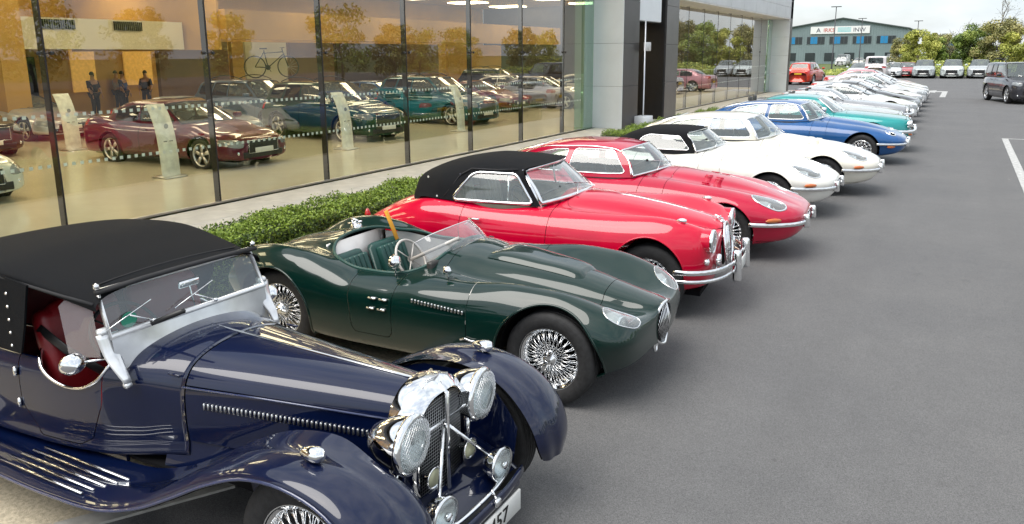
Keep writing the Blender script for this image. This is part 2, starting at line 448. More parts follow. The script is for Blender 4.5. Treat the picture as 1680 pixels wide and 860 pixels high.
def seat(w=.46, d=.48, h=.55, tilt=.25, pleats=5):
    ms = [rbox(-d/2, d/2, -w/2, w/2, .0, .13, .05, 3)]
    for i in range(pleats):
        y0 = -w/2+.03+i*(w-.06)/pleats; y1 = y0+(w-.06)/pleats-.006
        ms.append(rbox(-d/2+.04, d/2-.03, y0, y1, .10, .15, .018, 2))
        ms.append(xf(rbox(-.035, .035, y0, y1, .03, h-.05, .018, 2), (-d/2+.055, 0, .10), (0, -tilt, 0)))
    ms.append(xf(rbox(-.06, .03, -w/2, w/2, 0, h, .045, 3), (-d/2, 0, .08), (0, -tilt, 0)))
    return join(*ms)
def steering(Rr=.2, c=(0, 0, 0), tilt=.45, spokes=4):
    a = np.linspace(0, 2*PI, 32, endpoint=False); ring = sweep(np.stack([0*a, Rr*np.cos(a), Rr*np.sin(a)], 1), .011, n=6, closed=True, up=(1, 0, 0))
    sp = [bar((0, 0, 0), (0, Rr*math.cos(b), Rr*math.sin(b)), .006, 4) for b in [PI/2*k+.785 for k in range(spokes)]]
    col = bar((0, 0, 0), (.5, 0, -.02), .016, 6)
    return xf(join(ring, col, disc(.035, 12, 'x', bulge=-.02), *sp), c, (0, -tilt, 0))
def lamp(Rr, depth=.08, n=28):
    """headlamp facing +x: rim ring, reflector, lens"""
    rim = lathe([(Rr*1.02, -.03), (Rr*1.12, 0), (Rr*1.08, .018), (Rr, .02), (Rr*.96, .008)], n, 'x')
    refl = lathe([(Rr*.97, .0), (Rr*.75, -depth*.55), (Rr*.3, -depth), (.002, -depth)], n, 'x')
    lens = disc(Rr*.97, n, 'x', (.006, 0, 0), .022, 5)
    return rim, refl, lens
def add_lamp(parent, loc, Rr, depth=.07, rot=(0, 0, 0), name='headlight', bulb=True):
    rim, refl, lens = lamp(Rr, depth)
    o = put(name, xf(refl, loc, rot), REFL, parent); put('rim', xf(rim, loc, rot), CHROME, o); put('lens', xf(lens, loc, rot), LENS, o)
    if bulb: put('bulb', xf(lathe([(.012, -depth), (.02, -depth*.5), (.001, -depth*.35)], 10, 'x'), loc, rot), CHROME, o)
    return o
def gh_loft(S, nu=60, vs=5): return loft(S, nu, vs, caps=False)
def plate(parent, loc, w, h, txt, facing='x', mat=None, rot=0.):
    x, y, z = loc
    if facing in ('x', '-x'):
        b = rbox(x-.006, x+.006, y-w/2, y+w/2, z-h/2, z+h/2, .003, 1); off = (x+(.0085 if facing == 'x' else -.0085), y, z)
    o = put('number_plate', b, mat or WHITEP, parent)
    if txt: put('lettering', face_text(txt, h*.95, off, facing), INK, o, flat=True)
    return o
def interior(car, x0, x1, w, z0, ztop, seatmat, dashx, seats=((-.33,), (.33,)), sx=None, wheel=True, rhd=-.34, seat_z=.3, tubmat=None, sh=.62):
    tub = join(box(x0, x1, -w, w, z0, z0+.02), box(x0-.01, x0, -w, w, z0, ztop), box(x1, x1+.01, -w, w, z0, ztop-.02), box(x0, x1, w, w+.01, z0, ztop), box(x0, x1, -w-.01, -w, z0, ztop))
    put('interior_tub', tub, tubmat or DARK, car, flat=True)
    for y in (-.31, .31):
        put('seat', xf(seat(h=sh), (sx, y, seat_z)), seatmat, car)
    put('dashboard', rbox(dashx-.04, dashx+.14, -w+.03, w-.03, ztop-.17, ztop-.01, .03, 2), simple('dash_leather', (.03, .028, .026), rough=.5), car)
    if wheel: put('steering_wheel', steering(.19, (dashx-.26, rhd, ztop-.06)), BLACK, car)

def windscreen(car, base, top, nu=17, nv=9, bulge=.02, r=.012, frame=CHROME, wip=True, wx=.35):
    g = patch(base, top, nu, nv, bulge); put('windscreen', g, GLASS, car)
    o = put('windscreen_frame', sweep(patch_border(g, nu, nv), r, n=6, closed=True, up=(.3, .1, 1)), frame, car)
    if wip:
        G = g.V.reshape(nv, nu, 3)
        for k in (0, 1, 2)[: (3 if wip == 3 else 2)]:
            i = int(nu*(.28+.27*k)) if wip == 3 else int(nu*(.3+.36*k)); j = min(nu-1, i+int(nu*.24))
            a = G[0, i]+np.array([.03, 0, .01]); b = G[1, j]+np.array([.025, 0, .02]); c = G[3, i]+np.array([.02, 0, .015]); d = G[1, min(nu-1, i+int(nu*.33))]+np.array([.02, 0, .01])
            put('wiper', join(bar(a, (b+c)/2, .005), bar(c, d, .0045), disc(.014, 8, 'z', tuple(a), .01)), BLACK if frame is not CHROME else STEEL, car)
    return g

def topz(m, x, y):
    c = m.V[m.V[:, 2] > .5]; return c[np.argmin((c[:, 0]-x)**2+(c[:, 1]-y)**2), 2]
def etype_rows():
    return [
     (.885, .535, .07, .535, .15, .53, .225, .485, .16, .44, .43),
     (.875, .56, .13, .558, .24, .55, .31, .485, .24, .40, .385),
     (.82, .60, .18, .597, .33, .585, .47, .48, .38, .34, .315),
     (.70, .645, .22, .635, .42, .632, .60, .48, .50, .28, .25),
     (.50, .712, .25, .69, .50, .69, .705, .49, .60, .24, .21),
     (.25, .79, .29, .742, .555, .755, .775, .51, .66, .21, .18),
     (0, .855, .33, .785, .58, .80, .805, .53, .69, .20, .17),
     (-.4, .915, .37, .835, .59, .835, .82, .55, .71, .19, .16),
     (-.8, .955, .41, .885, .60, .865, .825, .56, .72, .19, .16),
     (-1.2, .955, .45, .91, .62, .875, .83, .565, .73, .19, .16),
     (-1.8, .945, .45, .915, .62, .875, .83, .57, .73, .19, .16),
     (-2.44, .935, .42, .915, .61, .885, .83, .58, .72, .20, .18),
     (-2.9, .885, .37, .87, .56, .84, .79, .58, .66, .25, .23),
     (-3.2, .82, .31, .805, .49, .775, .71, .58, .58, .31, .29),
     (-3.42, .745, .25, .73, .38, .70, .56, .57, .46, .38, .36),
     (-3.54, .66, .18, .65, .26, .63, .38, .56, .32, .44, .43),
     (-3.57, .60, .1, .59, .15, .58, .22, .55, .18, .48, .47)]
def etype(pos, rz, paintm, label, roof='fhc', wb=2.44, s3=False, plate_txt='', seatm=None, frame=CHROME, hood=None, detail=True, mirror_=False):
    car = empty('parked_classic_car', (pos[0], pos[1], 0), R(rz), label, 'car', 'classic cars parked in a row on the forecourt')
    dwb = wb-2.44
    rows = [list(r) for r in etype_rows()]
    if s3:
        for r in rows: r[6] *= 1.02
    for r in rows:
        if r[0] < -1.5: r[0] -= dwb*min(1, (-r[0]-1.5)/.9)
        if r[0] > .3: r[0] = .3+(r[0]-.3)*.93
    m = body_loft(rows, 170)
    Ra = .355 if not s3 else .375
    m, lips = arch_cut(m, (0,), Ra, .33); m, l2 = arch_cut(m, (-wb,), Ra-.02, .31)
    puts('arch_lip', join(lips, l2), paintm, car); puts('wheel_well', wells((0, -wb), Ra, .32), DARK, car)
    # cockpit opening
    rear = -2.15-dwb if roof != 'ots' else -2.3
    ck = [(-.98, .0), (-1.02, .45), (-1.18, .60), (rear+.3, .62), (rear, .5), (rear-.02, 0), (rear, -.5), (rear+.3, -.62), (-1.18, -.60), (-1.02, -.45)]
    V = m.V; _, m = clip(m, np.maximum(psdf(V[:, :2], spoly(ck)), .7-V[:, 2]))
    # headlamp covers
    hl = []
    for sg in (1, -1):
        pl = [(.655, .50*sg), (.62, .415*sg), (.50, .395*sg), (.36, .46*sg), (.27, .54*sg), (.32, .62*sg), (.46, .635*sg), (.60, .59*sg)]
        if s3: pl = [(.63, .49*sg), (.60, .42*sg), (.52, .40*sg), (.45, .44*sg), (.42, .50*sg), (.45, .56*sg), (.53, .585*sg), (.60, .56*sg)]
        s = np.maximum(psdf(m.V[:, :2], spoly(pl)), .5-m.V[:, 2]); piece, m = clip(m, s); hl.append(piece)
        h = put('headlight_cover', piece, LENS if not s3 else GLASS, car) if not s3 else None
        t = put('headlight_rim', trim(piece, .011 if not s3 else .014, step=.02), CHROME, car)
        c = np.array([.475, .51*sg, .585]) if not s3 else np.array([.515, .49*sg, .615])
        add_lamp(car, tuple(c), .078 if not s3 else .085, .06, (0, -.12, -.10*sg))
        put('lamp_pod', xf(lathe([(.088, .0), (.12, -.03), (.125, -.2), (.02, -.3)], 20, 'x'), tuple(c+np.array([-.0, 0, -.02]))), paintm if s3 else simple('pod_silver', (.45, .46, .46), rough=.35, metal=.4), car)
    # door and bonnet lines
    dr = [(-1.02, .86), (-1.10, .25), (-1.35, .235), (-1.92, .235), (-2.08, .30), (-2.10, .6), (-2.04, .90), (-1.9, 1.2), (-1.0, 1.2)]
    m, d = cutpart(m, lambda V: side_field(V, dr))
    for sg in (-1, 1): put('door', yside(d, sg), paintm, car)
    m, b = cutpart(m, lambda V: np.maximum(-.72-.05*0-V[:, 0], .24-V[:, 2]), .0025)
    m0 = b; put('bonnet', b, paintm, car); put('body', m, paintm, car)
    for sg in (-1, 1):
        put('door_handle', xf(rbox(-.06, .06, -.006, .01, -.008, .008, .005, 1), (-1.93, .825*sg, .72)), CHROME, car)
    # bonnet louvres and mouth
    if detail:
        lv = []
        for sg in (1, -1):
            for i in range(9):
                for q in (0, 1): lx, ly = -.18-.13*q, sg*(.15+.024*i); lv.append(xf(rbox(-.045, .045, -.006, .006, -.006, .005, .003, 1), (lx, ly, topz(m0, lx, ly)), (0, .08, 0)))
        puts('bonnet_louvre', join(*lv), paintm, car)
    put('mouth', xf(lathe([(.001, -.10), (.14, -.10), (.20, .005)], 28, 'x'), (.825, 0, .487), sc=(1, 1.12, .28 if not s3 else .3)), DARK, car)
    put('mouth_bar', join(sweep([(.84, -.22, .485), (.85, 0, .485), (.84, .22, .485)], .009, .012), xf(disc(.034, 16, 'x', bulge=.012), (.855, 0, .485))), CHROME, car)
    if s3:
        gr = [bar((.83, y, .41), (.84, y, .555), .003, 4) for y in np.linspace(-.2, .2, 17)]+[bar((.835, -.22, z), (.835, .22, z), .003, 4) for z in (.44, .52)]
        put('grille', join(*gr), CHROME, car)
    for sg in (1, -1):
        path = smooth_path([(.30, .795*sg, .455), (.42, .765*sg, .455), (.585, .68*sg, .452), (.735, .545*sg, .45), (.825, .39*sg, .448), (.865, .24*sg, .447)], 26)
        put('front_bumper', sweep(path, .016, .026, n=10), CHROME, car)
        put('overrider', xf(rbox(-.03, .045, -.026, .026, -.075, .085, .02, 3), (.855, .30*sg, .455), (0, -.1, 0)), CHROME, car)
        z0 = .505 if not s3 else .40
        xi, yi = (.58, .655) if not s3 else (.60, .63)
        put('indicator', xf(lathe([(.002, -.11), (.026, -.075), (.034, 0), (.024, .07), (.002, .1)], 14, 'x'), (xi-.02, (yi+.03)*sg, z0), (0, 0, -.72*sg), (1, .7, .85)), AMBER, car)
        put('rear_bumper', sweep(smooth_path([(-3.0-dwb, .76*sg, .56), (-3.35-dwb, .62*sg, .56), (-3.56-dwb, .36*sg, .56)], 16), .014, .024, n=8), CHROME, car)
        put('tail_light', xf(lathe([(.001, -.09), (.03, -.05), (.035, 0), (.03, .05), (.001, .09)], 12, 'x'), (-3.42-dwb, .5*sg, .64), (0, 0, .9*sg)), REDL, car)
    if plate_txt: plate(car, (.84, 0, .36), .5, .11, plate_txt)
    # sills + floor
    put('underfloor', box(-3.0-dwb, .2, -.60, .60, .13, .2), DARK, car, flat=True)
    # greenhouse
    dz = .065 if roof == 'fhc' else (.10 if roof == '2+2' else .03)
    A0, A1 = (-1.13, .64, .90), (-1.33, .50, 1.125+dz); C0, C1 = (-.86, 0, .962), (-1.17, 0, 1.172+dz)
    if roof == '2+2': A0 = (-1.10, .64, .90); C0 = (-.80, 0, .958)
    mid = lambda a, b, t=.5, o=0.: tuple(a[i]*(1-t)+b[i]*t for i in range(3))
    B0 = (A0[0]+(C0[0]-A0[0])*.68, .36, C0[2]-.018); B1 = (A1[0]+(C1[0]-A1[0])*.72, .27, C1[2]-.012)
    neg = lambda p: (p[0], -p[1], p[2])
    windscreen(car, [neg(A0), neg(B0), C0, B0, A0], [neg(A1), neg(B1), C1, B1, A1], r=.013, wip=3)
    if roof == 'fhc' or roof == '2+2':
        k = dwb
        S = [[C1, B1, A1, (-1.185, .575, 1.02+dz*.5), (A0[0], A0[1], .88)],
             [(-1.6, 0, 1.215+dz), (-1.6, .32, 1.20+dz), (-1.6, .51, 1.135+dz), (-1.55, .62, 1.02+dz*.5), (-1.5, .685, .87)],
             [(-2.0, 0, 1.21+dz), (-2.0, .32, 1.195+dz), (-2.0, .51, 1.13+dz), (-2.0, .625, 1.01+dz*.5), (-2., .69, .86)],
             [(-2.4-k*.5, 0, 1.165+dz), (-2.4-k*.5, .3, 1.15+dz), (-2.4-k*.5, .49, 1.085+dz), (-2.4-k*.5, .61, .98+dz*.4), (-2.4-k*.5, .68, .855)],
             [(-2.8-k, 0, 1.085+dz*.7), (-2.8-k, .27, 1.075+dz*.7), (-2.8-k, .44, 1.02+dz*.6), (-2.8-k, .55, .93+dz*.2), (-2.8-k, .63, .83)],
             [(-3.1-k, 0, .985+dz*.3), (-3.1-k, .24, .975+dz*.3), (-3.1-k, .39, .93), (-3.1-k, .48, .87), (-3.1-k, .55, .78)],
             [(-3.42-k, 0, .78), (-3.42-k, .18, .775), (-3.42-k, .28, .755), (-3.42-k, .34, .74), (-3.42-k, .38, .70)]]
        g = gh_loft(S, 90)
        zt = 1.115+dz
        w1 = [(A0[0]-.10, .925), (-1.415, zt+.005), (-1.5, zt+.015), (-1.93, zt+.012), (-1.985, .915), (-1.5, .915)]
        w2 = [(-2.075, .915), (-2.02, zt), (-2.2-k*.4, zt-.01), (-2.5-k*.8, zt-.075), (-2.80-k, .945), (-2.74-k, .915)]
        rg = [(-2.45-k*.7, 0), (-2.47-k*.7, .28), (-2.62-k, .35), (-3.0-k, .27), (-3.02-k, 0), (-3.0-k, -.27), (-2.62-k, -.35), (-2.47-k*.7, -.28)]
        for nm, pl in (('side_window', w1), ('rear_quarter_window', w2)):
            piece, g = clip(g, side_field(g.V, pl, .4))
            for sg in (-1, 1): pc = yside(piece, sg); o = put(nm, pc, GLASS, car); put('window_trim', trim(pc, .008), frame, o)
        piece, g = clip(g, np.maximum(psdf(g.V[:, :2], spoly(rg)), .8-g.V[:, 2])); o = put('rear_window', piece, GLASS, car); put('window_trim', trim(piece, .009), frame, o)
        put('roof', g, paintm, car)
        puts('gutter', sym(sweep(smooth_path([(A0[0]-.02, .66, .90), (-1.2, .585, 1.02+dz*.5), (-1.36, .505, 1.12+dz), (-1.6, .525, zt+.045), (-2.0, .525, zt+.04), (-2.45-k*.6, .50, zt-.0), (-2.85-k, .45, .985+dz*.5)], 40), .008)), frame, car)
    else:
        S = [[(C1[0]+.03, 0, C1[2]+.012), (B1[0]+.03, B1[1], B1[2]+.012), (A1[0]+.02, A1[1]+.015, A1[2]+.012), (-1.2, .585, 1.03), (A0[0]-.02, .64, .87)],
             [(-1.6, 0, 1.235), (-1.6, .32, 1.22), (-1.6, .53, 1.16), (-1.57, .62, 1.0), (-1.5, .69, .86)],
             [(-1.95, 0, 1.225), (-1.95, .31, 1.21), (-1.95, .52, 1.15), (-1.95, .62, 1.0), (-1.95, .69, .86)],
             [(-2.25, 0, 1.15), (-2.25, .28, 1.14), (-2.23, .48, 1.09), (-2.2, .6, .98), (-2.2, .66, .87)],
             [(-2.5, 0, 1.03), (-2.5, .24, 1.02), (-2.44, .42, .98), (-2.40, .52, .92), (-2.38, .60, .86)],
             [(-2.66, 0, .90), (-2.66, .2, .90), (-2.58, .36, .89), (-2.52, .46, .88), (-2.48, .54, .85)]]
        g = gh_loft(S, 70); zt = 1.115
        w1 = [(A0[0]-.10, .915), (-1.41, zt), (-1.9, zt+.01), (-2.02, zt-.04), (-2.10, .915)]
        piece, g = clip(g, side_field(g.V, w1, .4))
        for sg in (-1, 1): pc = yside(piece, sg); o = put('side_window', pc, GLASS, car); put('window_trim', trim(pc, .008), frame, o)
        put('soft_top', g, hood or FABRIC, car)
    interior(car, rear+.05, -1.12, .60, .28, .93, seatm or simple('seat_grey_hide', (.10, .10, .10), rough=.45), -1.24, sx=-1.88, seat_z=.32, tubmat=simple('grey_trim', (.16, .165, .17), rough=.7))
    if mirror_:
        put('door_mirror', join(xf(lathe([(.002, .05), (.045, .03), (.055, 0), (.001, 0)], 16, 'x'), (-1.12, -.83, 1.0)), bar((-1.12, -.8, .9), (-1.12, -.83, 1.0), .008)), CHROME, car)
    tr = .63 if not s3 else .67
    for ax in (0, -wb):
        for sg in (-1, 1): add_wheel(car, ax, sg*tr, 'wire' if detail else 'farwire', .32, .17 if not s3 else .19, .205)
    return car
# ------------------------------------------------------------------ dark green open racer
def racer(pos, rz):
    car = empty('parked_racing_roadster', (pos[0], pos[1], 0), R(rz), 'open dark green racing roadster with oval grille, between the navy tourer and red drophead', 'car', 'classic cars parked in a row on the forecourt')
    P = paint('racing_green_paint', (.0012, .018, .0135), rough=.3)
    rows = [
     (.585, .60, .06, .597, .11, .575, .155, .46, .11, .35, .335),
     (.575, .62, .12, .59, .28, .545, .38, .46, .26, .36, .345),
     (.555, .63, .17, .58, .42, .57, .55, .47, .38, .34, .32),
     (.50, .645, .22, .585, .51, .62, .68, .48, .50, .30, .275),
     (.40, .67, .25, .585, .555, .675, .745, .49, .61, .27, .235),
     (.22, .715, .29, .615, .585, .74, .78, .50, .69, .23, .19),
     (0, .77, .335, .65, .61, .785, .795, .51, .71, .22, .18),
     (-.3, .82, .39, .695, .625, .80, .81, .52, .74, .20, .17),
     (-.7, .87, .44, .735, .64, .765, .815, .52, .75, .19, .17),
     (-1.0, .91, .46, .79, .655, .75, .815, .52, .75, .19, .17),
     (-1.3, .90, .50, .77, .665, .72, .815, .52, .75, .19, .17),
     (-1.65, .86, .52, .755, .67, .715, .815, .52, .75, .19, .17),
     (-1.95, .86, .50, .79, .66, .775, .815, .53, .75, .20, .17),
     (-2.2, .87, .46, .80, .65, .835, .82, .55, .74, .21, .19),
     (-2.44, .84, .43, .775, .64, .86, .825, .56, .72, .23, .21),
     (-2.7, .79, .40, .72, .62, .83, .80, .54, .68, .26, .24),
     (-2.95, .70, .35, .64, .56, .72, .74, .50, .60, .29, .27),
     (-3.12, .60, .28, .56, .46, .58, .60, .47, .48, .33, .31),
     (-3.22, .50, .18, .49, .28, .485, .36, .44, .28, .37, .36),
     (-3.24, .46, .09, .455, .13, .45, .18, .42, .14, .39, .385)]
    m = body_loft(rows, 200, 6)
    Ra = .385
    m, lips = arch_cut(m, (0,), Ra, .335, .62, r=.009); m, l2 = arch_cut(m, (-2.42,), Ra-.005, .33, .60, r=.009)
    puts('arch_lip', join(lips, l2), P, car); puts('wheel_well', wells((0, -2.42), Ra, .33, .52, .72), DARK, car)
    ck = spoly([(-1.06, 0), (-1.10, .40), (-1.25, .56), (-1.6, .60), (-1.95, .54), (-2.12, .36), (-2.18, 0), (-2.12, -.36), (-1.95, -.54), (-1.6, -.60), (-1.25, -.56), (-1.10, -.40)], 80)
    cp, m = clip(m, np.maximum(psdf(m.V[:, :2], ck), .55-m.V[:, 2]))
    put('cockpit_rim', trim(cp, .014), simple('green_leather', (.012, .06, .05), rough=.4), car)
    # headlamp fairings
    for sg in (1, -1):
        pl = spoly([(.548, .48*sg), (.535, .40*sg), (.45, .415*sg), (.36, .50*sg), (.33, .575*sg), (.37, .64*sg), (.46, .63*sg), (.52, .565*sg)])
        piece, m = clip(m, np.maximum(psdf(m.V[:, :2], pl), .42-m.V[:, 2]))
        put('headlight_cover', piece, LENS, car); put('headlight_rim', trim(piece, .0045, step=.02), CHROME, car)
        add_lamp(car, (.44, .515*sg, .55), .08, .06, (0, -.1, .1*sg))
        put('lamp_pod', xf(lathe([(.085, 0), (.12, -.04), (.10, -.2)], 20, 'x'), (.44, .52*sg, .545)), simple('pod_silver', (.45, .46, .46), rough=.35, metal=.4), car)
    # bonnet panel, doors, tail panel
    m, b = cutpart(m, lambda V: np.maximum(psdf(V[:, :2], [(.2, -.30), (.2, .30), (-.98, .50), (-.98, -.50)]), .6-V[:, 2]), .002)
    b2, l_ = clip(b, np.maximum(psdf(b.V[:, :2], [(.0, -.17), (.0, .17), (-.72, .24), (-.72, -.24)]), .6-b.V[:, 2]))
    put('bonnet', b, P, car)
    put('bonnet_bulge', loft([[(x, 0, z+h), (x, w*.7, z+h*.92-.004), (x, w, z-.012-.01)] for x, z, w, h in ((.02, .755, .16, .0), (-.04, .775, .17, .022), (-.35, .825, .20, .026), (-.66, .862, .225, .022), (-.74, .872, .235, .0))], 40, 4, caps=False), P, car)
    m, fr = cutpart(m, lambda V: np.maximum(-.60-V[:, 0]+.0*V[:, 2], .20-V[:, 2]), .0022)
    m, d = cutpart(m, lambda V: side_field(V, [(-1.25, .30), (-1.62, .30), (-1.66, .9), (-1.22, .9)]), .002)
    for sg in (-1, 1): put('door', yside(d, sg), P, car)
    put('front_bodywork', fr, P, car); put('body', m, P, car)
    put('underfloor', box(-2.9, .3, -.5, .5, .17, .21), DARK, car, flat=True)
    # grille
    gm = []
    for y in np.linspace(-.14, .14, 15):
        hh = .15*math.sqrt(max(0, 1-(y/.16)**2)); gm.append(sweep([(.595-.2*abs(y), y, .465-hh), (.625-.2*abs(y), y, .465), (.595-.2*abs(y), y, .465+hh)], .0035, .0035, n=5, up=(0, 1, 0)))
    o = put('grille', join(*gm), CHROME, car); a = np.linspace(0, 2*PI, 48, endpoint=False)
    put('grille_surround', sweep(np.stack([.598-.03*np.abs(np.cos(a)), .16*np.cos(a), .465+.158*np.sin(a)], 1), .012, n=8, closed=True, up=(1, 0, 0)), CHROME, o)
    put('grille_backing', xf(disc(.155, 24, 'x', bulge=0), (.588, 0, .465), sc=(1, 1, 1.08)), DARK, o)
    put('towing_eye', sweep(np.stack([0*a+.56, .03*np.cos(a)-.10, .315+.045*np.sin(a)], 1), .012, n=6, closed=True, up=(1, 0, 0)), CHROME, car)
    # cockpit
    alu = simple('bare_aluminium', (.72, .70, .68), rough=.38, metal=.35, var=.06); GL = simple('green_leather', (.012, .06, .05), rough=.4)
    tub = loft([[(x, 0, .24), (x, w*.8, .24), (x, w, .30), (x, w+.02, .55), (x, w-.0, zz)] for x, w, zz in ((-1.0, .44, .76), (-1.25, .56, .73), (-1.65, .60, .71), (-2.0, .54, .76), (-2.14, .36, .80))], 20, 3, caps=False)
    put('cockpit_lining', join(tub, box(-2.18, -2.17, -.40, .40, .24, .83)), alu, car)
    for y in (-.27, .27):
        put('seat', xf(seat(.42, .46, .44, .34, 6), (-1.72, y, .25)), GL, car)
    put('transmission_tunnel', rbox(-2.1, -1.0, -.08, .08, .24, .42, .04, 2), GL, car)
    put('dashboard', rbox(-1.13, -1.07, -.5, .5, .62, .83, .02, 2), simple('dash_leather', (.03, .028, .026), rough=.5), car)
    sw = put('steering_wheel', steering(.17, (-1.42, -.27, .76), .5, 4), simple('pale_wheel_rim', (.55, .52, .48), rough=.35), car)
    for y in (.02,): put('harness_strap', xf(rbox(-.012, .0, -.025, .025, -.12, .16, .003, 1), (-2.0, y+.27, .86), (.15, -.3, 0)), simple('yellow_webbing', (.75, .36, .03), rough=.7), car)
    g = patch([(-1.17, -.40, .82), (-1.08, -.34, .865), (-.99, -.18, .895), (-.965, 0, .905), (-.99, .18, .895), (-1.08, .34, .865), (-1.17, .40, .82)],
              [(-1.31, -.385, .93), (-1.22, -.33, .985), (-1.15, -.18, 1.02), (-1.13, 0, 1.03), (-1.15, .18, 1.02), (-1.22, .33, .985), (-1.31, .385, .93)], 25, 7, .01)
    o = put('windscreen', g, glassmat('perspex', (.82, .85, .86), body=.10, bodycol=(.75, .75, .8)), car)
    put('screen_edge', sweep(g.V.reshape(7, 25, 3)[-1], .004), simple('perspex_edge', (.7, .7, .72), rough=.2), o)
    put('rear_view_mirror', join(xf(lathe([(.002, .05), (.05, .03), (.058, -.01), (.001, -.012)], 16, 'x'), (-1.32, -.64, .84)), bar((-1.32, -.62, .72), (-1.32, -.64, .84), .008)), CHROME, car)
    put('bonnet_mirror', join(xf(lathe([(.002, .04), (.03, .02), (.035, -.01), (.001, -.012)], 12, 'x'), (-.86, -.63, .83)), bar((-.86, -.6, .75), (-.86, -.63, .82), .007)), CHROME, car)
    for x, z in ((-1.30, .60), (-1.40, .60), (-1.32, .52), (-1.42, .52)):
        put('door_catch', xf(rbox(-.035, .035, -.012, .012, -.008, .008, .005, 1), (x, -.822, z)), CHROME, car)
    for i in range(16): put('side_vent', xf(rbox(-.007, .007, -.008, .008, -.014, .014, .003, 1), (-.62+.0-.028*i, -.822, .60+.002*i)), STEEL, car)
    put('side_badge', xf(sweep([(-.06, 0, 0), (-.02, 0, .012), (.03, 0, 0), (.06, 0, .006)], .006, .009), (-.58, -.823, .40)), CHROME, car)
    put('filler_cap', join(xf(lathe([(.001, .05), (.045, .05), (.055, .03), (.055, 0)], 16, 'z'), (-2.42, .30, .80)), xf(rbox(-.07, .07, -.012, .012, .05, .07, .005, 1), (-2.42, .30, .80), (0, -.2, .3))), CHROME, car)
    put('tail_lamp_stalk', join(bar((-2.30, .12, .85), (-2.32, .12, .93), .007), xf(rbox(-.03, .05, -.012, .012, -.012, .012, .006, 1), (-2.30, .12, .935), (0, .3, 0))), CHROME, car)
    for sg in (-1, 1):
        add_wheel(car, 0, .645*sg, 'wire', .33, .19, .213); add_wheel(car, -2.42, .645*sg, 'wire', .33, .19, .213)
    return car

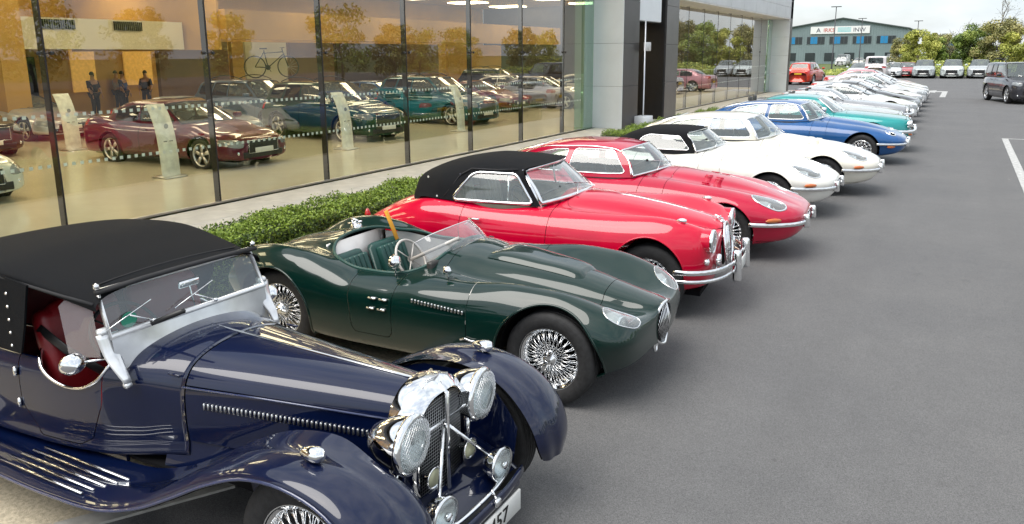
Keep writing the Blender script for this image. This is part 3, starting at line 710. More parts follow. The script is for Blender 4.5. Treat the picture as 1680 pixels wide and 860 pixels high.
# ------------------------------------------------------------------ red drophead with black hood
def drophead(pos, rz):
    car = empty('parked_drophead_coupe', (pos[0], pos[1], 0), R(rz), 'bright red drophead coupe with raised black fabric hood and upright chrome grille', 'car', 'classic cars parked in a row on the forecourt'); car.scale = (.9, 1, 1)
    P = paint('bright_red_paint', (.56, .0008, .030), rough=.28)
    rows = [
     (.62, .74, .10, .735, .16, .70, .20, .60, .15, .42, .40),
     (.61, .77, .16, .745, .26, .71, .32, .60, .25, .40, .37),
     (.595, .79, .21, .745, .38, .75, .48, .60, .40, .37, .34),
     (.56, .81, .25, .75, .48, .79, .60, .60, .53, .34, .31),
     (.50, .83, .28, .765, .55, .83, .68, .60, .61, .32, .29),
     (.38, .86, .31, .785, .585, .87, .735, .60, .67, .30, .26),
     (.2, .895, .34, .81, .60, .905, .785, .60, .71, .27, .23),
     (0, .93, .36, .835, .61, .92, .805, .60, .73, .25, .21),
     (-.4, .985, .39, .875, .63, .91, .82, .60, .75, .23, .20),
     (-.8, 1.015, .44, .91, .65, .905, .825, .60, .76, .22, .20),
     (-1.1, 1.02, .50, .94, .665, .90, .825, .60, .76, .22, .20),
     (-1.5, .98, .52, .94, .675, .90, .825, .60, .76, .22, .20),
     (-1.9, .97, .52, .94, .67, .905, .82, .60, .76, .22, .20),
     (-2.3, .975, .48, .93, .66, .93, .825, .60, .75, .23, .21),
     (-2.6, .96, .45, .90, .645, .925, .825, .60, .74, .25, .23),
     (-3.0, .89, .43, .83, .60, .85, .79, .58, .69, .29, .27),
     (-3.35, .77, .38, .72, .52, .72, .70, .55, .59, .34, .32),
     (-3.6, .62, .30, .60, .40, .58, .54, .51, .45, .38, .37),
     (-3.70, .52, .18, .515, .24, .50, .32, .48, .26, .42, .41)]
    m = body_loft(rows, 190, 6)
    Ra = .375
    m, lips = arch_cut(m, (0,), Ra, .385); m, l2 = arch_cut(m, (-2.59,), Ra-.05, .31)
    puts('arch_lip', join(lips, l2), P, car); puts('wheel_well', wells((0, -2.59), Ra, .34), DARK, car)
    _, m = clip(m, np.maximum(psdf(m.V[:, :2], spoly([(-1.12, 0), (-1.16, .5), (-1.3, .6), (-2.1, .6), (-2.3, .45), (-2.32, 0), (-2.3, -.45), (-2.1, -.6), (-1.3, -.6), (-1.16, -.5)])), .75-m.V[:, 2]))
    m, d = cutpart(m, lambda V: side_field(V, [(-1.05, 1.2), (-1.07, .6), (-1.05, .30), (-1.9, .28), (-2.06, .45), (-2.10, .7), (-2.05, 1.2)]))
    for sg in (-1, 1): put('door', yside(d, sg), P, car)
    m, b = cutpart(m, lambda V: np.maximum(psdf(V[:, :2], spoly([(.62, 0), (.60, .16), (.2, .30), (-.4, .40), (-.95, .47), (-1.0, 0), (-.95, -.47), (-.4, -.40), (.2, -.30), (.60, -.16)], 60)), .6-V[:, 2]), .0022)
    put('bonnet', b, P, car); put('body', m, P, car); put('underfloor', box(-3.3, .5, -.55, .55, .2, .25), DARK, car, flat=True)
    for sg in (-1, 1):
        put('door_handle', xf(rbox(-.07, .07, -.008, .012, -.009, .009, .006, 1), (-1.9, .825*sg, .80)), CHROME, car)
        put('side_lamp', xf(lathe([(.001, -.06), (.022, -.02), (.024, .02), (.016, .045), (.001, .05)], 12, 'x'), (.30, .61*sg, .90)), CHROME, car)
        add_lamp(car, (.60, .545*sg, .72), .098, .07)
        put('headlight_pod', xf(lathe([(.098, .01), (.108, -.02), (.105, -.15), (.07, -.40)], 24, 'x'), (.60, .545*sg, .72)), P, car)
        put('spot_lamp', join(xf(lathe([(.001, .03), (.05, .025), (.06, .0), (.04, -.06), (.001, -.075)], 18, 'x'), (.64, .40*sg, .52)), bar((.62, .40*sg, .46), (.62, .40*sg, .38), .008)), CHROME, car)
        put('indicator', xf(lathe([(.001, .04), (.03, .03), (.033, 0), (.02, -.02)], 14, 'x'), (.55, .60*sg, .54)), REFL, car)
        for z, t in ((.47, .024), (.39, .018)):
            path = smooth_path([(.28, .81*sg, z), (.44, .785*sg, z), (.60, .69*sg, z), (.70, .54*sg, z), (.755, .35*sg, z), (.77, .0, z)], 30)
            put('front_bumper', sweep(path, .014, t, n=10), CHROME, car)
        put('overrider', xf(rbox(-.04, .05, -.033, .033, -.16, .14, .028, 3), (.80, .27*sg, .455), (0, -.06, 0)), CHROME, car)
        put('rear_bumper', sweep(smooth_path([(-3.1, .79*sg, .5), (-3.5, .66*sg, .5), (-3.76, .4*sg, .5), (-3.8, 0, .5)], 20), .016, .04, n=8), CHROME, car)
        put('tail_light', xf(lathe([(.001, -.06), (.03, -.03), (.035, 0), (.02, .05), (.001, .06)], 12, 'z'), (-3.45, .60*sg, .70)), REDL, car)
    # grille
    prof = lambda z: .185*math.sqrt(max(0, 1-((z-.62)/.215)**2)) if z > .62 else .185-(.62-z)*.35
    gm = []
    for y in np.linspace(-.16, .16, 15):
        zt = .57+.19*math.sqrt(max(0, 1-(y/.185)**2)); gm.append(bar((.675, y, .39), (.635, y, zt), .0045, 5))
    o = put('grille', join(*gm), CHROME, car)
    pts = [(.685, -.105, .375), (.68, -.16, .48), (.665, -.19, .59), (.645, -.165, .69), (.625, -.09, .76), (.615, 0, .78), (.625, .09, .76), (.645, .165, .69), (.665, .19, .59), (.68, .16, .48), (.685, .105, .375)]
    put('grille_surround', sweep(smooth_path(pts, 50), .021, .017, n=8, up=(1, 0, 0)), CHROME, o); put('grille_backing', xf(disc(.19, 20, 'x', bulge=0), (.625, 0, .575), sc=(1, .95, 1.05)), DARK, o)
    put('bonnet_mascot', join(xf(rbox(-.05, .05, -.008, .008, -.006, .012, .005, 1), (.55, 0, .835), (0, .35, 0)), xf(lathe([(.001, .02), (.022, .012), (.026, 0)], 14, 'z'), (.585, 0, .80)), sweep([(.53, -.035, .83), (.57, 0, .85), (.53, .035, .83)], .006)), CHROME, car)
    put('bonnet_strip', sweep([(.5, 0, .832), (.2, 0, .897), (0, 0, .932), (-.4, 0, .987), (-.95, 0, 1.020)], .006, .004), CHROME, car)
    plate(car, (.81, 0, .40), .46, .11, '')
    # windscreen + hood
    A0, A1 = (-1.20, .60, .96), (-1.46, .51, 1.245); C0, C1 = (-.93, 0, 1.02), (-1.30, 0, 1.285)
    n_ = lambda p: (p[0], -p[1], p[2]); B0 = (-1.0, .36, 1.0); B1 = (-1.345, .3, 1.278)
    windscreen(car, [n_(A0), n_(B0), C0, B0, A0], [n_(A1), n_(B1), C1, B1, A1], r=.02, bulge=.015)
    puts('windscreen_pillar', sym(sweep([(A0[0]-.01, A0[1]+.01, A0[2]-.05), (A1[0]-.0, A1[1]+.01, A1[2]+.01)], .028, .024)), CHROME, car)
    S = [[(C1[0]+.05, 0, C1[2]+.02), (B1[0]+.05, B1[1], B1[2]+.02), (A1[0]+.03, A1[1]+.03, A1[2]+.02), (-1.35, .585, 1.12), (A0[0], A0[1]+.03, .93)],
         [(-1.65, 0, 1.345), (-1.65, .30, 1.33), (-1.65, .53, 1.265), (-1.62, .63, 1.12), (-1.65, .68, .93)],
         [(-2.0, 0, 1.35), (-2.0, .30, 1.335), (-2.0, .53, 1.27), (-2.1, .63, 1.12), (-2.1, .69, .93)],
         [(-2.38, 0, 1.305), (-2.38, .28, 1.29), (-2.36, .50, 1.225), (-2.38, .61, 1.11), (-2.35, .67, .94)],
         [(-2.72, 0, 1.21), (-2.72, .25, 1.195), (-2.66, .43, 1.145), (-2.60, .54, 1.06), (-2.56, .62, .94)],
         [(-2.94, 0, 1.09), (-2.94, .22, 1.08), (-2.87, .37, 1.05), (-2.80, .47, 1.0), (-2.72, .56, .93)],
         [(-3.04, 0, .90), (-3.04, .2, .90), (-2.97, .34, .89), (-2.90, .44, .885), (-2.80, .54, .88)]]
    g = gh_loft(S, 90)
    w1 = [(-1.29, .95), (-1.49, 1.20), (-1.53, 1.222), (-1.95, 1.222), (-2.03, 1.205), (-2.07, 1.17), (-2.24, .97), (-2.22, .95)]
    piece, g = clip(g, side_field(g.V, w1, .4))
    for sg in (-1, 1):
        pc = yside(piece, sg); o = put('side_window', pc, GLASS, car); put('window_trim', trim(pc, .017), CHROME, o)
        put('quarter_pillar', sweep([(-1.60, .578*sg, 1.21), (-1.58, .648*sg, .95)], .011), CHROME, o)
    put('fabric_hood', g, FABRIC, car)
    for i, (x, y, z) in enumerate([(-2.16, -.635, 1.20), (-2.66, -.50, 1.13), (-2.45, -.66, .97), (-1.56, -.565, 1.25)]):
        put('hood_stud', xf(disc(.012, 8, 'y', bulge=.0), (x, y-.005, z)), CHROME, car)
    put('hood_seam', sweep([(x, y, z) for x, y, z in ((-1.50, -.555, 1.268), (-1.75, -.572, 1.255), (-2.05, -.578, 1.255), (-2.18, -.60, 1.19), (-2.36, -.66, .97))], .007), simple('seam_black', (.02, .02, .022), rough=.8), car)
    interior(car, -2.3, -1.2, .60, .3, .95, simple('biscuit_leather', (.45, .38, .28), rough=.45), -1.30, sx=-2.0, seat_z=.36, tubmat=simple('biscuit_trim', (.35, .30, .23), rough=.6), sh=.7)
    for ax in (0, -2.59):
        for sg in (-1, 1): add_wheel(car, ax, .635*sg, 'wire', .335, .175, .205)
    return car

# ------------------------------------------------------------------ navy pre-war tourer
def tub_sec(x, zc, w, zs, r=.16, fl=1.0):
    return [(x, 0, zc), (x, w*.45, zc-.018), (x, w*.80, zc-r*.42), (x, w*.965, zc-r), (x, w*1.0*fl, (zc-r)*.6+zs*.4), (x, w*.985*fl, zs+.10), (x, w*.96*fl, zs), (x, w*.5, zs-.01), (x, 0, zs-.01)]
def tourer(pos, rz):
    car = empty('parked_tourer', (pos[0], pos[1], 0), R(rz), 'navy blue pre-war tourer with black hood, large chrome headlamps and red seats, nearest the camera', 'car', 'classic cars parked in a row on the forecourt'); car.scale = (1.06, 1, .9)
    P = paint('navy_paint', (.0016, .0055, .030), rough=.3); RL = simple('red_leather', (.20, .008, .012), rough=.38, bump=.2)
    # bonnet
    rows = [(.235, 1.00, .185, .50, .13), (.0, 1.008, .225, .49, .14), (-.4, 1.02, .30, .47, .16), (-.82, 1.035, .385, .45, .18)]
    b = loft([tub_sec(*r) for r in rows], 40, 6, caps=False)
    top, side = clip(b, (.83-.0)-b.V[:, 2]-.0)   # top s<0 when z>.83
    top, _ = clip(b, .865-b.V[:, 2]); _, side = clip(b, .860-b.V[:, 2])
    for sg in (-1, 1):
        put('bonnet_top', yside(clip(top, .003-sg*top.V[:, 1])[0], sg), P, car); 
        sd_, _ = clip(side, .54-side.V[:, 2]); sd_ = yside(sd_, sg)
        put('bonnet_side', sd_, P, car)
        lv = []
        for i in range(38):
            x = .12-.0225*i; w = np.interp(-x, [-.235, 0, .4, .82], [.185, .225, .30, .385])
            lv.append(xf(rbox(-.004, .005, -.006, .008, -.02, .02, .003, 1), (x, (w+.004)*sg, .765)))
        puts('bonnet_louvre', join(*lv), STEEL, car)
        put('bonnet_catch', join(xf(rbox(-.05, .05, -.01, .014, -.008, .008, .006, 1), (-.45, .318*sg, .60), (0, -.3, 0)), ), CHROME, car)
        put('scuttle_vent', xf(rbox(-.04, .04, -.006, .01, -.008, .008, .004, 1), (-.86, .40*sg, .93)), P, car)
    put('bonnet_hinge', sweep([(.235, 0, 1.004), (0, 0, 1.012), (-.4, 0, 1.024), (-.98, 0, 1.045)], .008, .006), CHROME, car)
    puts('bonnet_mid_trim', sym(sweep([(.235, .186, .863), (-.4, .303, .863), (-.82, .392, .863)], .006)), simple('navy_bead', (.03, .04, .1), rough=.2, coat=1), car)
    # scuttle and body tub
    rows = [(-.826, 1.037, .388, .44, .18), (-.98, 1.05, .43, .42, .18), (-1.12, 1.05, .475, .40, .17), (-1.3, 1.03, .52, .38, .15), (-1.7, 1.0, .575, .37, .13), (-2.2, .99, .60, .37, .12), (-2.7, .98, .60, .38, .12), (-3.1, .96, .565, .40, .13), (-3.4, .88, .48, .45, .13), (-3.58, .72, .36, .52, .10), (-3.62, .66, .2, .56, .05)]
    t = loft([tub_sec(*r) for r in rows], 120, 6)
    open_ = spoly([(-1.20, 1.3), (-1.22, 1.0), (-1.28, .85), (-1.40, .775), (-1.52, .775), (-1.64, .83), (-1.72, .92), (-1.80, .965), (-2.0, .965), (-2.9, .95), (-3.05, .97), (-3.1, 1.3)], 120)
    opn, t = clip(t, psdf(t.V[:, [0, 2]], open_)); _, t = clip(t, np.maximum(.9-t.V[:, 2], psdf(t.V[:, :2], [(-1.26, -.6), (-1.26, .6), (-3.05, .6), (-3.05, -.6)])))
    ot = trim(opn, .011, step=.02, only=lambda c: abs(c[1]) > .2) or trim(opn, .011, step=.02)
    put('door_edge_bead', ot, CHROME, car)
    t, d = cutpart(t, lambda V: side_field(V, [(-1.24, 1.2), (-1.27, .7), (-1.36, .47), (-1.44, .42), (-1.72, .42), (-1.83, .6), (-1.85, 1.2)], .2), .0025)
    for sg in (-1, 1): put('door', yside(d, sg), P, car)
    put('body', t, P, car)
    for z in (.60, .80): puts('door_hinge', sym(xf(lathe([(.001, -.03), (.011, -.025), (.011, .025), (.001, .03)], 8, 'z'), (-1.845, .592, z))), CHROME, car)
    put('chassis_rail', join(box(-3.3, .35, -.36, -.28, .34, .44), box(-3.3, .35, .28, .36, .34, .44), box(-3.3, -.8, -.45, .45, .36, .38), box(-.9, .2, -.17, .17, .35, .9)), DARK, car, flat=True)
    put('front_axle', join(bar((.17, -.56, .38), (.17, .56, .38), .025, 8), *[bar((.36, y, .42), (-.45, y, .36), .02, 6) for y in (-.32, .32)]), BLACK, car)
    # wings : one swept panel each side
    def wing(sg, off=0.):
        st = [(.53, .37, .62, .11, .05), (.54, .46, .62, .165, .055), (.51, .60, .62, .185, .055), (.425, .735, .625, .185, .052), (.27, .845, .635, .168, .045), (.06, .89, .65, .15, .038), (-.16, .865, .65, .15, .036),
              (-.37, .76, .65, .15, .036), (-.56, .61, .655, .148, .034), (-.74, .475, .66, .148, .03), (-.94, .385, .67, .15, .025), (-1.25, .355, .68, .15, .022), (-1.9, .352, .68, .15, .022), (-2.25, .36, .68, .15, .022), (-2.42, .44, .685, .15, .03), (-2.55, .60, .69, .155, .06),
              (-2.72, .77, .70, .16, .09), (-2.95, .87, .70, .165, .10), (-3.18, .86, .70, .165, .10), (-3.4, .74, .70, .16, .10), (-3.54, .56, .70, .15, .10), (-3.60, .40, .70, .13, .08)]
        st = [(a[0]+.13*min(1, max(0, (a[0]+.9)/.6)),)+a[1:] for a in st]; P2 = np.array([(a[0], a[1]) for a in st]); T = np.gradient(P2, axis=0); T /= np.linalg.norm(T, axis=1)[:, None]; N = np.stack([T[:, 1], -T[:, 0]], 1)
        N /= np.linalg.norm(N, axis=1)[:, None]
        S = []
        for (x, z, yc, w, dr), n_ in zip(st, N):
            inn = .24 if x > -.7 else .12
            sec = []
            bw = float(np.interp(-x, [-.3, 0, .4, .82, 1.0], [.2, .225, .30, .385, .44]))
            flat = dr < .04
            for (yy, dz) in ((-w-(.05 if flat else 0), -dr*.75 if not flat else .0), (-w*.75, -dr*.28), (-w*.35, -.01), (0, 0), (w*.4, -dr*.10), (w*.72, -dr*.36), (w*.93, -dr*.85), (w, -dr*1.35), (w*.985, -dr*1.5-.004)):
                sec.append((x+n_[0]*(dz-off), sg*(yc+yy*(.955 if off else 1)), z+n_[1]*(dz-off)))
            S.append(sec)
        return S
    for sg in (1, -1):
        iv = []
        for x in np.linspace(-.95, .22, 24):
            bw = float(np.interp(-x, [-.235, 0, .4, .82, .98, 1.12, 1.3], [.185, .225, .30, .385, .43, .475, .52]))*.955
            iv += [(x, sg*bw, .56), (x, sg*(bw+.01), .46), (x, sg*(bw+.04), .36)]
        put('inner_valance', Msh(iv, grid_faces(24, 3)), P, car)
        iw = []
        for x in np.linspace(-.36, .50, 20):
            zt = float(np.interp(x, [-.36, -.05, .2, .36, .44, .50], [.70, .83, .84, .78, .68, .56])); iw += [(x, sg*.475, zt), (x, sg*.455, (zt+.40)/2), (x, sg*.43, .38)]
        put('inner_wing', Msh(iw, grid_faces(20, 3)), P, car)
        S = wing(sg); g = loft(S, 170, 5, half=False, mono=False, caps=False)
        if sg < 0: g = Msh(g.V, [f[::-1] for f in g.F])
        fr, rest = clip(g, -1.12-g.V[:, 0]); run, rear = clip(rest, -2.40-rest.V[:, 0])
        put('front_wing', fr, P, car); put('running_board', run, P, car); put('rear_wing', rear, P, car)
        put('wing_underside', loft(wing(sg, .014), 120, 4, half=False, mono=False, caps=False), DARK, car)
        put('wing_edge_bead', sweep(smooth_path([s[-1] for s in S], 90), .009), simple('navy_bead', (.03, .04, .1), rough=.2, coat=1), car)
        strips = []
        for k in range(5):
            y = .60+.046*k; strips.append(xf(rbox(-.33, .33, -.007, .007, -.003, .009, .003, 1), (-1.33-.022*k, y*sg, .364)))
        puts('tread_strip', join(*strips), CHROME, car)
        puts('valance', join(box(-2.4, -1.2, .455*sg-.01, .455*sg+.01, .34, .43)), P, car, flat=True)
        # wing inner valance beside the engine
        put('wing_lamp', join(xf(lathe([(.001, .045), (.03, .035), (.036, .015), (.034, -.01), (.022, -.05), (.001, -.075)], 16, 'x'), (.22, .655*sg, .925)), bar((.21, .655*sg, .86), (.21, .655*sg, .91), .010)), CHROME, car)
        # headlamps
        o = put('headlight', xf(lathe([(.145, .0), (.142, -.03), (.122, -.10), (.08, -.165), (.03, -.20), (.001, -.205)], 36, 'x'), (.40, .285*sg, .83), (0, 0, .13), (.94,)*3), CHROME, car)
        put('rim', xf(lathe([(.140, -.012), (.153, -.008), (.156, .008), (.148, .022), (.134, .024)], 36, 'x'), (.40, .285*sg, .83), (0, 0, .13), (.94,)*3), CHROME, o)
        put('lens', xf(disc(.138, 36, 'x', (.012, 0, 0), .035, 6), (.40, .285*sg, .83), (0, 0, .13), (.94,)*3), LENS, o)
        put('reflector', xf(lathe([(.137, .008), (.105, -.05), (.04, -.09), (.001, -.095)], 28, 'x'), (.40, .285*sg, .83), (0, 0, .13), (.94,)*3), REFL, o)
        mg = []
        for q in np.linspace(-.122, .122, 15):
            hh = math.sqrt(.134**2-q*q)
            mg.append(sweep([(.43+.014*(1-(v/.15)**2-(q/.15)**2), .285*sg+(q-v)/1.414, .83+(q+v)/1.414) for v in np.linspace(-hh, hh, 6)], .0014, n=3))
            mg.append(sweep([(.43+.014*(1-(v/.15)**2-(q/.15)**2), .285*sg+(q+v)/1.414, .83+(-q+v)/1.414) for v in np.linspace(-hh, hh, 6)], .0014, n=3))
        put('stone_guard', xf(xf(join(*mg), (-.40, -.285*sg, -.83)), (.40, .285*sg, .83), (0, 0, .13), (.94,)*3), CHROME, o)
        put('headlight_bracket', join(bar((.33, .285*sg, .69), (.30, .33*sg, .45), .014, 8), xf(lathe([(.03, 0), (.022, .02), (.014, .04)], 12, 'z'), (.335, .285*sg, .665))), CHROME, car)
        # driving lamps on the front bar
        c = (.53, .245*sg, .475)
        o = put('driving_lamp', xf(lathe([(.092, .0), (.088, -.02), (.065, -.06), (.02, -.08), (.001, -.082)], 26, 'x'), c), CHROME, car)
        put('rim', xf(lathe([(.088, -.006), (.097, 0), (.092, .012), (.084, .012)], 26, 'x'), c), CHROME, o)
        put('lens', xf(disc(.085, 26, 'x', (.008, 0, 0), .02, 5), c), LENS, o); put('reflector', xf(lathe([(.084, .004), (.05, -.03), (.001, -.045)], 20, 'x'), c), REFL, o)
        put('centre_disc', xf(lathe([(.001, .032), (.020, .030), (.024, .02), (.022, .01)], 14, 'x'), c), CHROME, o)
        o = put('horn', xf(lathe([(.055, .0), (.058, .008), (.048, .006), (.03, -.02), (.012, -.06), (.012, -.12)], 22, 'x'), (.42, .15*sg, .585)), CHROME, car)
        put('horn_face', xf(disc(.045, 20, 'x', bulge=.01), (.424, .15*sg, .585)), simple('horn_cream', (.45, .45, .30), rough=.35), o)
        add_wheel(car, .17, .625*sg, 'wire', .36, .15, .235); add_wheel(car, -3.0, .655*sg, 'wire', .36, .15, .235)
    put('lamp_tie_bar', join(bar((.37, -.15, .80), (.37, .15, .80), .011, 8), bar((.39, 0, .80), (.39, 0, .80-.001), .02, 8)), CHROME, car)
    put('badge_bar', join(sweep(smooth_path([(.46, -.50, .43), (.54, -.25, .40), (.56, 0, .40), (.54, .25, .40), (.46, .50, .43)], 24), .012), bar((.38, 0, .80), (.50, .245, .49), .010, 6), bar((.38, 0, .80), (.50, -.245, .49), .010, 6)), CHROME, car)
    put('front_apron', loft([[(x, 0, z), (x, .2, z), (x, .36, z), (x, .44, z-.02), (x, .46, z-.05)] for x, z in ((.26, .50), (.36, .46), (.46, .41), (.52, .36))], 12, 3, caps=False), P, car)
    o = put('plate_backing', rbox(.575, .60, -.31, .31, .335, .375, .012, 2), P, car)
    put('bumper_blade', sweep(smooth_path([(.575, -.37, .385), (.60, -.2, .385), (.605, 0, .385), (.60, .2, .385), (.575, .37, .385)], 20), .012, .032, n=10), P, car)
    put('blade_badge', xf(join(rbox(-.012, .01, -.022, .022, -.02, .02, .006, 1), bar((-.01, 0, .02), (-.03, 0, .06), .006)), (.625, .04, .405)), CHROME, car)
    plate(car, (.615, 0, .285), .54, .12, 'JS 457')
    # radiator shell
    def outline(s, dx):
        pts = [(-.215, .42), (-.215, .62), (-.212, .80), (-.185, .93), (-.11, 1.0), (0, 1.022), (.11, 1.0), (.185, .93), (.212, .80), (.215, .62), (.215, .42)]
        q = smooth_path([(dx, y*s, .42+(z-.42)*(1-(1-s)*.5)) for y, z in pts], 60); return q
    o1, o2, o3, o4 = outline(1.0, .235), outline(1.04, .29), outline(1.02, .345), outline(.86, .37)
    o4[:, 0] += .03*(1-np.abs(o4[:, 1])/.2)
    V = np.concatenate([o1, o2, o3, o4]); put('radiator_shell', Msh(V, grid_faces(4, 60)), CHROME, car)
    gm = []
    def zt(y): return .97-.42*y*y*6 if abs(y) < .12 else .93-(abs(y)-.12)*2.2
    for y in np.linspace(-.175, .175, 29):
        z1 = min(.965-1.1*abs(y)**1.6, .95) ; x = .385-.16*abs(y)
        gm.append(sweep([(x, y, .42), (x, y, z1)], .0013, n=3))
    for z in np.arange(.43, .95, .017):
        wy = .178 if z < .85 else .178*math.sqrt(max(0.02, 1-((z-.85)/.12)**2))
        gm.append(sweep([(.385-.16*wy, -wy, z-.02), (.388, 0, z+.01), (.385-.16*wy, wy, z-.02)], .0013, n=3))
    o = put('radiator_grille', join(*gm), STEEL, car); put('radiator_core', Msh([(.345, -.19, .42), (.372, 0, .42), (.345, .19, .42), (.345, .17, .90), (.372, 0, .96), (.345, -.17, .90)], [(0, 1, 4, 5), (1, 2, 3, 4)]), DARK, o, flat=True)
    put('centre_rib', sweep([(.40, 0, .40), (.40, 0, .965), (.36, 0, 1.01)], .012, .01, n=8), CHROME, o)
    put('radiator_badge', join(xf(lathe([(.001, .012), (.038, .010), (.045, 0)], 18, 'z'), (.30, 0, 1.022)), xf(prism([(-.045, -.10), (.0, -.07), (.045, -.10), (.03, 0), (.045, .10), (.0, .07), (-.045, .10), (-.03, 0)], 0, .010), (.30, 0, 1.012)),
        sweep([(.33, -.05, 1.035), (.345, 0, 1.04), (.33, .05, 1.035)], .005)), STEEL, car)
    put('headlight_filler', bar((.36, 0, .80), (.36, 0, .79), .02, 8), CHROME, car)
    # windscreen
    zb = 1.055
    L0, L1 = (-1.16, .50, zb+.065), (-1.24, .485, 1.36)
    g = Msh([(L0[0], -L0[1], L0[2]), L0, L1, (L1[0], -L1[1], L1[2])], [(0, 1, 2, 3)])
    put('windscreen', g, GLASS, car, flat=True)
    wf = simple('bright_screen_frame', (.80, .81, .82), rough=.2, metal=.5)
    put('windscreen_frame', sweep([(L0[0], -L0[1], L0[2]), (L0[0], L0[1], L0[2]), (L1[0], L1[1], L1[2]), (L1[0], -L1[1], L1[2])], .019, .019, n=6, closed=True, up=(1, 0, .2)), wf, car)
    # deep polished base plate following the scuttle
    ys = np.linspace(-.50, .50, 31); V = []
    for y in ys: V += [(L0[0]+.012, y, L0[2]-.01), (L0[0]+.03, y, min(L0[2]-.02, 1.048-.9*max(0, abs(y)-.10)**2-.012))]
    put('windscreen_base', Msh(V, [(2*i, 2*i+2, 2*i+3, 2*i+1) for i in range(30)]), wf, car)
    for sg in (-1, 1):
        put('screen_stanchion', join(sweep(smooth_path([(-1.18, .50*sg, 1.14), (-1.15, .505*sg, 1.02), (-1.10, .505*sg, .94), (-1.07, .495*sg, .875)], 12), .012, np.linspace(.06, .022, 12), n=8, up=(0, 1, 0)),
            xf(lathe([(.001, -.03), (.024, -.02), (.024, .02), (.001, .03)], 14, 'y'), (-1.19, .515*sg, 1.15)), xf(lathe([(.001, -.02), (.018, -.015), (.018, .015), (.001, .02)], 12, 'y'), (-1.075, .497*sg, .86))), wf, car)
        put('side_mirror', join(xf(lathe([(.001, .055), (.04, .04), (.062, .012), (.064, 0), (.058, -.006)], 22, 'x'), (-1.26, .64*sg, 1.0), (0, .1, .2*sg)), bar((-1.16, .50*sg, 1.0), (-1.25, .62*sg, 1.0), .007)), CHROME, car)
        put('mirror_glass', xf(disc(.058, 18, 'x', bulge=-.004), (-1.268, .64*sg, 1.0), (0, .1, .2*sg)), CHROME, car)
        wdg = Msh([(-1.21, .525*sg, 1.0), (-1.40, .565*sg, .98), (-1.46, .55*sg, 1.26), (-1.40, .535*sg, 1.32), (-1.26, .51*sg, 1.32)], [(0, 1, 2, 3, 4)])
        put('wind_deflector', wdg, glassmat('pale_deflector', (.75, .75, .78), body=.25, bodycol=(.6, .55, .6)), car, flat=True)
    for y in (-.27, .12):
        a = np.array([-1.13, y, 1.145]); put('wiper', join(bar(a, a+np.array([.0, -.13, .075]), .005), bar(a+np.array([-.005, -.26, .03]), a+np.array([-.012, .0, .125]), .0035), disc(.014, 10, 'x', tuple(a), .01)), CHROME, car)
    put('tax_disc', xf(disc(.045, 20, 'x', bulge=0), (-1.172, -.38, 1.18)), simple('disc_green', (.05, .35, .22), rough=.5), car)
    # hood
    zt_ = 1.385
    S = []
    for x, dz, w in ((-1.20, -.005, .52), (-1.5, .06, .56), (-1.9, .115, .60), (-2.35, .085, .62), (-2.75, .0, .62), (-3.02, -.10, .60)):
        S.append([(x, 0, zt_+dz), (x, w*.5, zt_+dz-.01), (x, w*.86, zt_+dz-.035), (x, w, zt_+dz-.075), (x, w*1.01, zt_+dz-.115)])
    S.append([(-3.20, 0, 1.17), (-3.20, .28, 1.16), (-3.18, .48, 1.14), (-3.16, .575, 1.12), (-3.15, .59, 1.10)])
    S.append([(-3.32, 0, .97), (-3.32, .26, .97), (-3.28, .44, .965), (-3.24, .54, .96), (-3.22, .55, .95)])
    put('fabric_hood', loft(S, 90, 5, caps=False), FABRIC, car)
    put('hood_header', sweep([(-1.215, -.51, 1.368), (-1.20, -.25, 1.382), (-1.195, 0, 1.386), (-1.20, .25, 1.382), (-1.215, .51, 1.368)], .018, .016), simple('seam_black', (.02, .02, .022), rough=.8), car)
    put('hood_seam', join(*[sweep([(-1.30, y, zt_+.018-.3*y*y*.4) for y in np.linspace(-.44, .44, 9)], .004)], sym(sweep([(-1.22, .525, 1.305), (-1.5, .567, 1.345), (-1.9, .608, 1.40), (-2.35, .628, 1.37), (-2.8, .62, 1.27)], .010))), simple('seam_black', (.02, .02, .022), rough=.8), car)
    for sg in (-1, 1):
        V = [(-1.76, .595*sg, .93), (-1.68, .605*sg, 1.12), (-1.62, .60*sg, 1.37), (-1.9, .61*sg, 1.415), (-2.4, .62*sg, 1.37), (-2.95, .61*sg, 1.22), (-3.14, .585*sg, 1.12), (-3.24, .55*sg, .94)]
        V += [(v[0], v[1]-.012*sg, v[2]) for v in V]; n = 8
        F = [tuple(range(n)), tuple(range(n, 2*n))[::-1]]+[(i, (i+1) % n, n+(i+1) % n, n+i) for i in range(n)]
        o = put('side_curtain', Msh(V, F), FABRIC, car, flat=True)
        for z in (.98, 1.06, 1.14, 1.22, 1.30): put('stud', xf(disc(.010, 8, 'y', bulge=.006*sg), (-1.80+.1*(z-.98)*.5, .612*sg, z)), CHROME, o)
        put('hood_catch', xf(lathe([(.001, .02), (.014, .01), (.016, -.01), (.001, -.015)], 12, 'z'), (-1.22, .50*sg, 1.40)), CHROME, car)
    # cabin
    put('cabin_lining', join(box(-3.0, -1.15, -.46, .46, .40, .42), box(-1.25, -1.22, -.43, .43, .42, .98), box(-3.05, -3.0, -.54, .54, .42, .95), box(-3.0, -1.75, .545, .555, .4, .66), box(-3.0, -1.75, -.555, -.545, .4, .66)), simple('red_trim', (.09, .006, .008), rough=.6), car, flat=True)
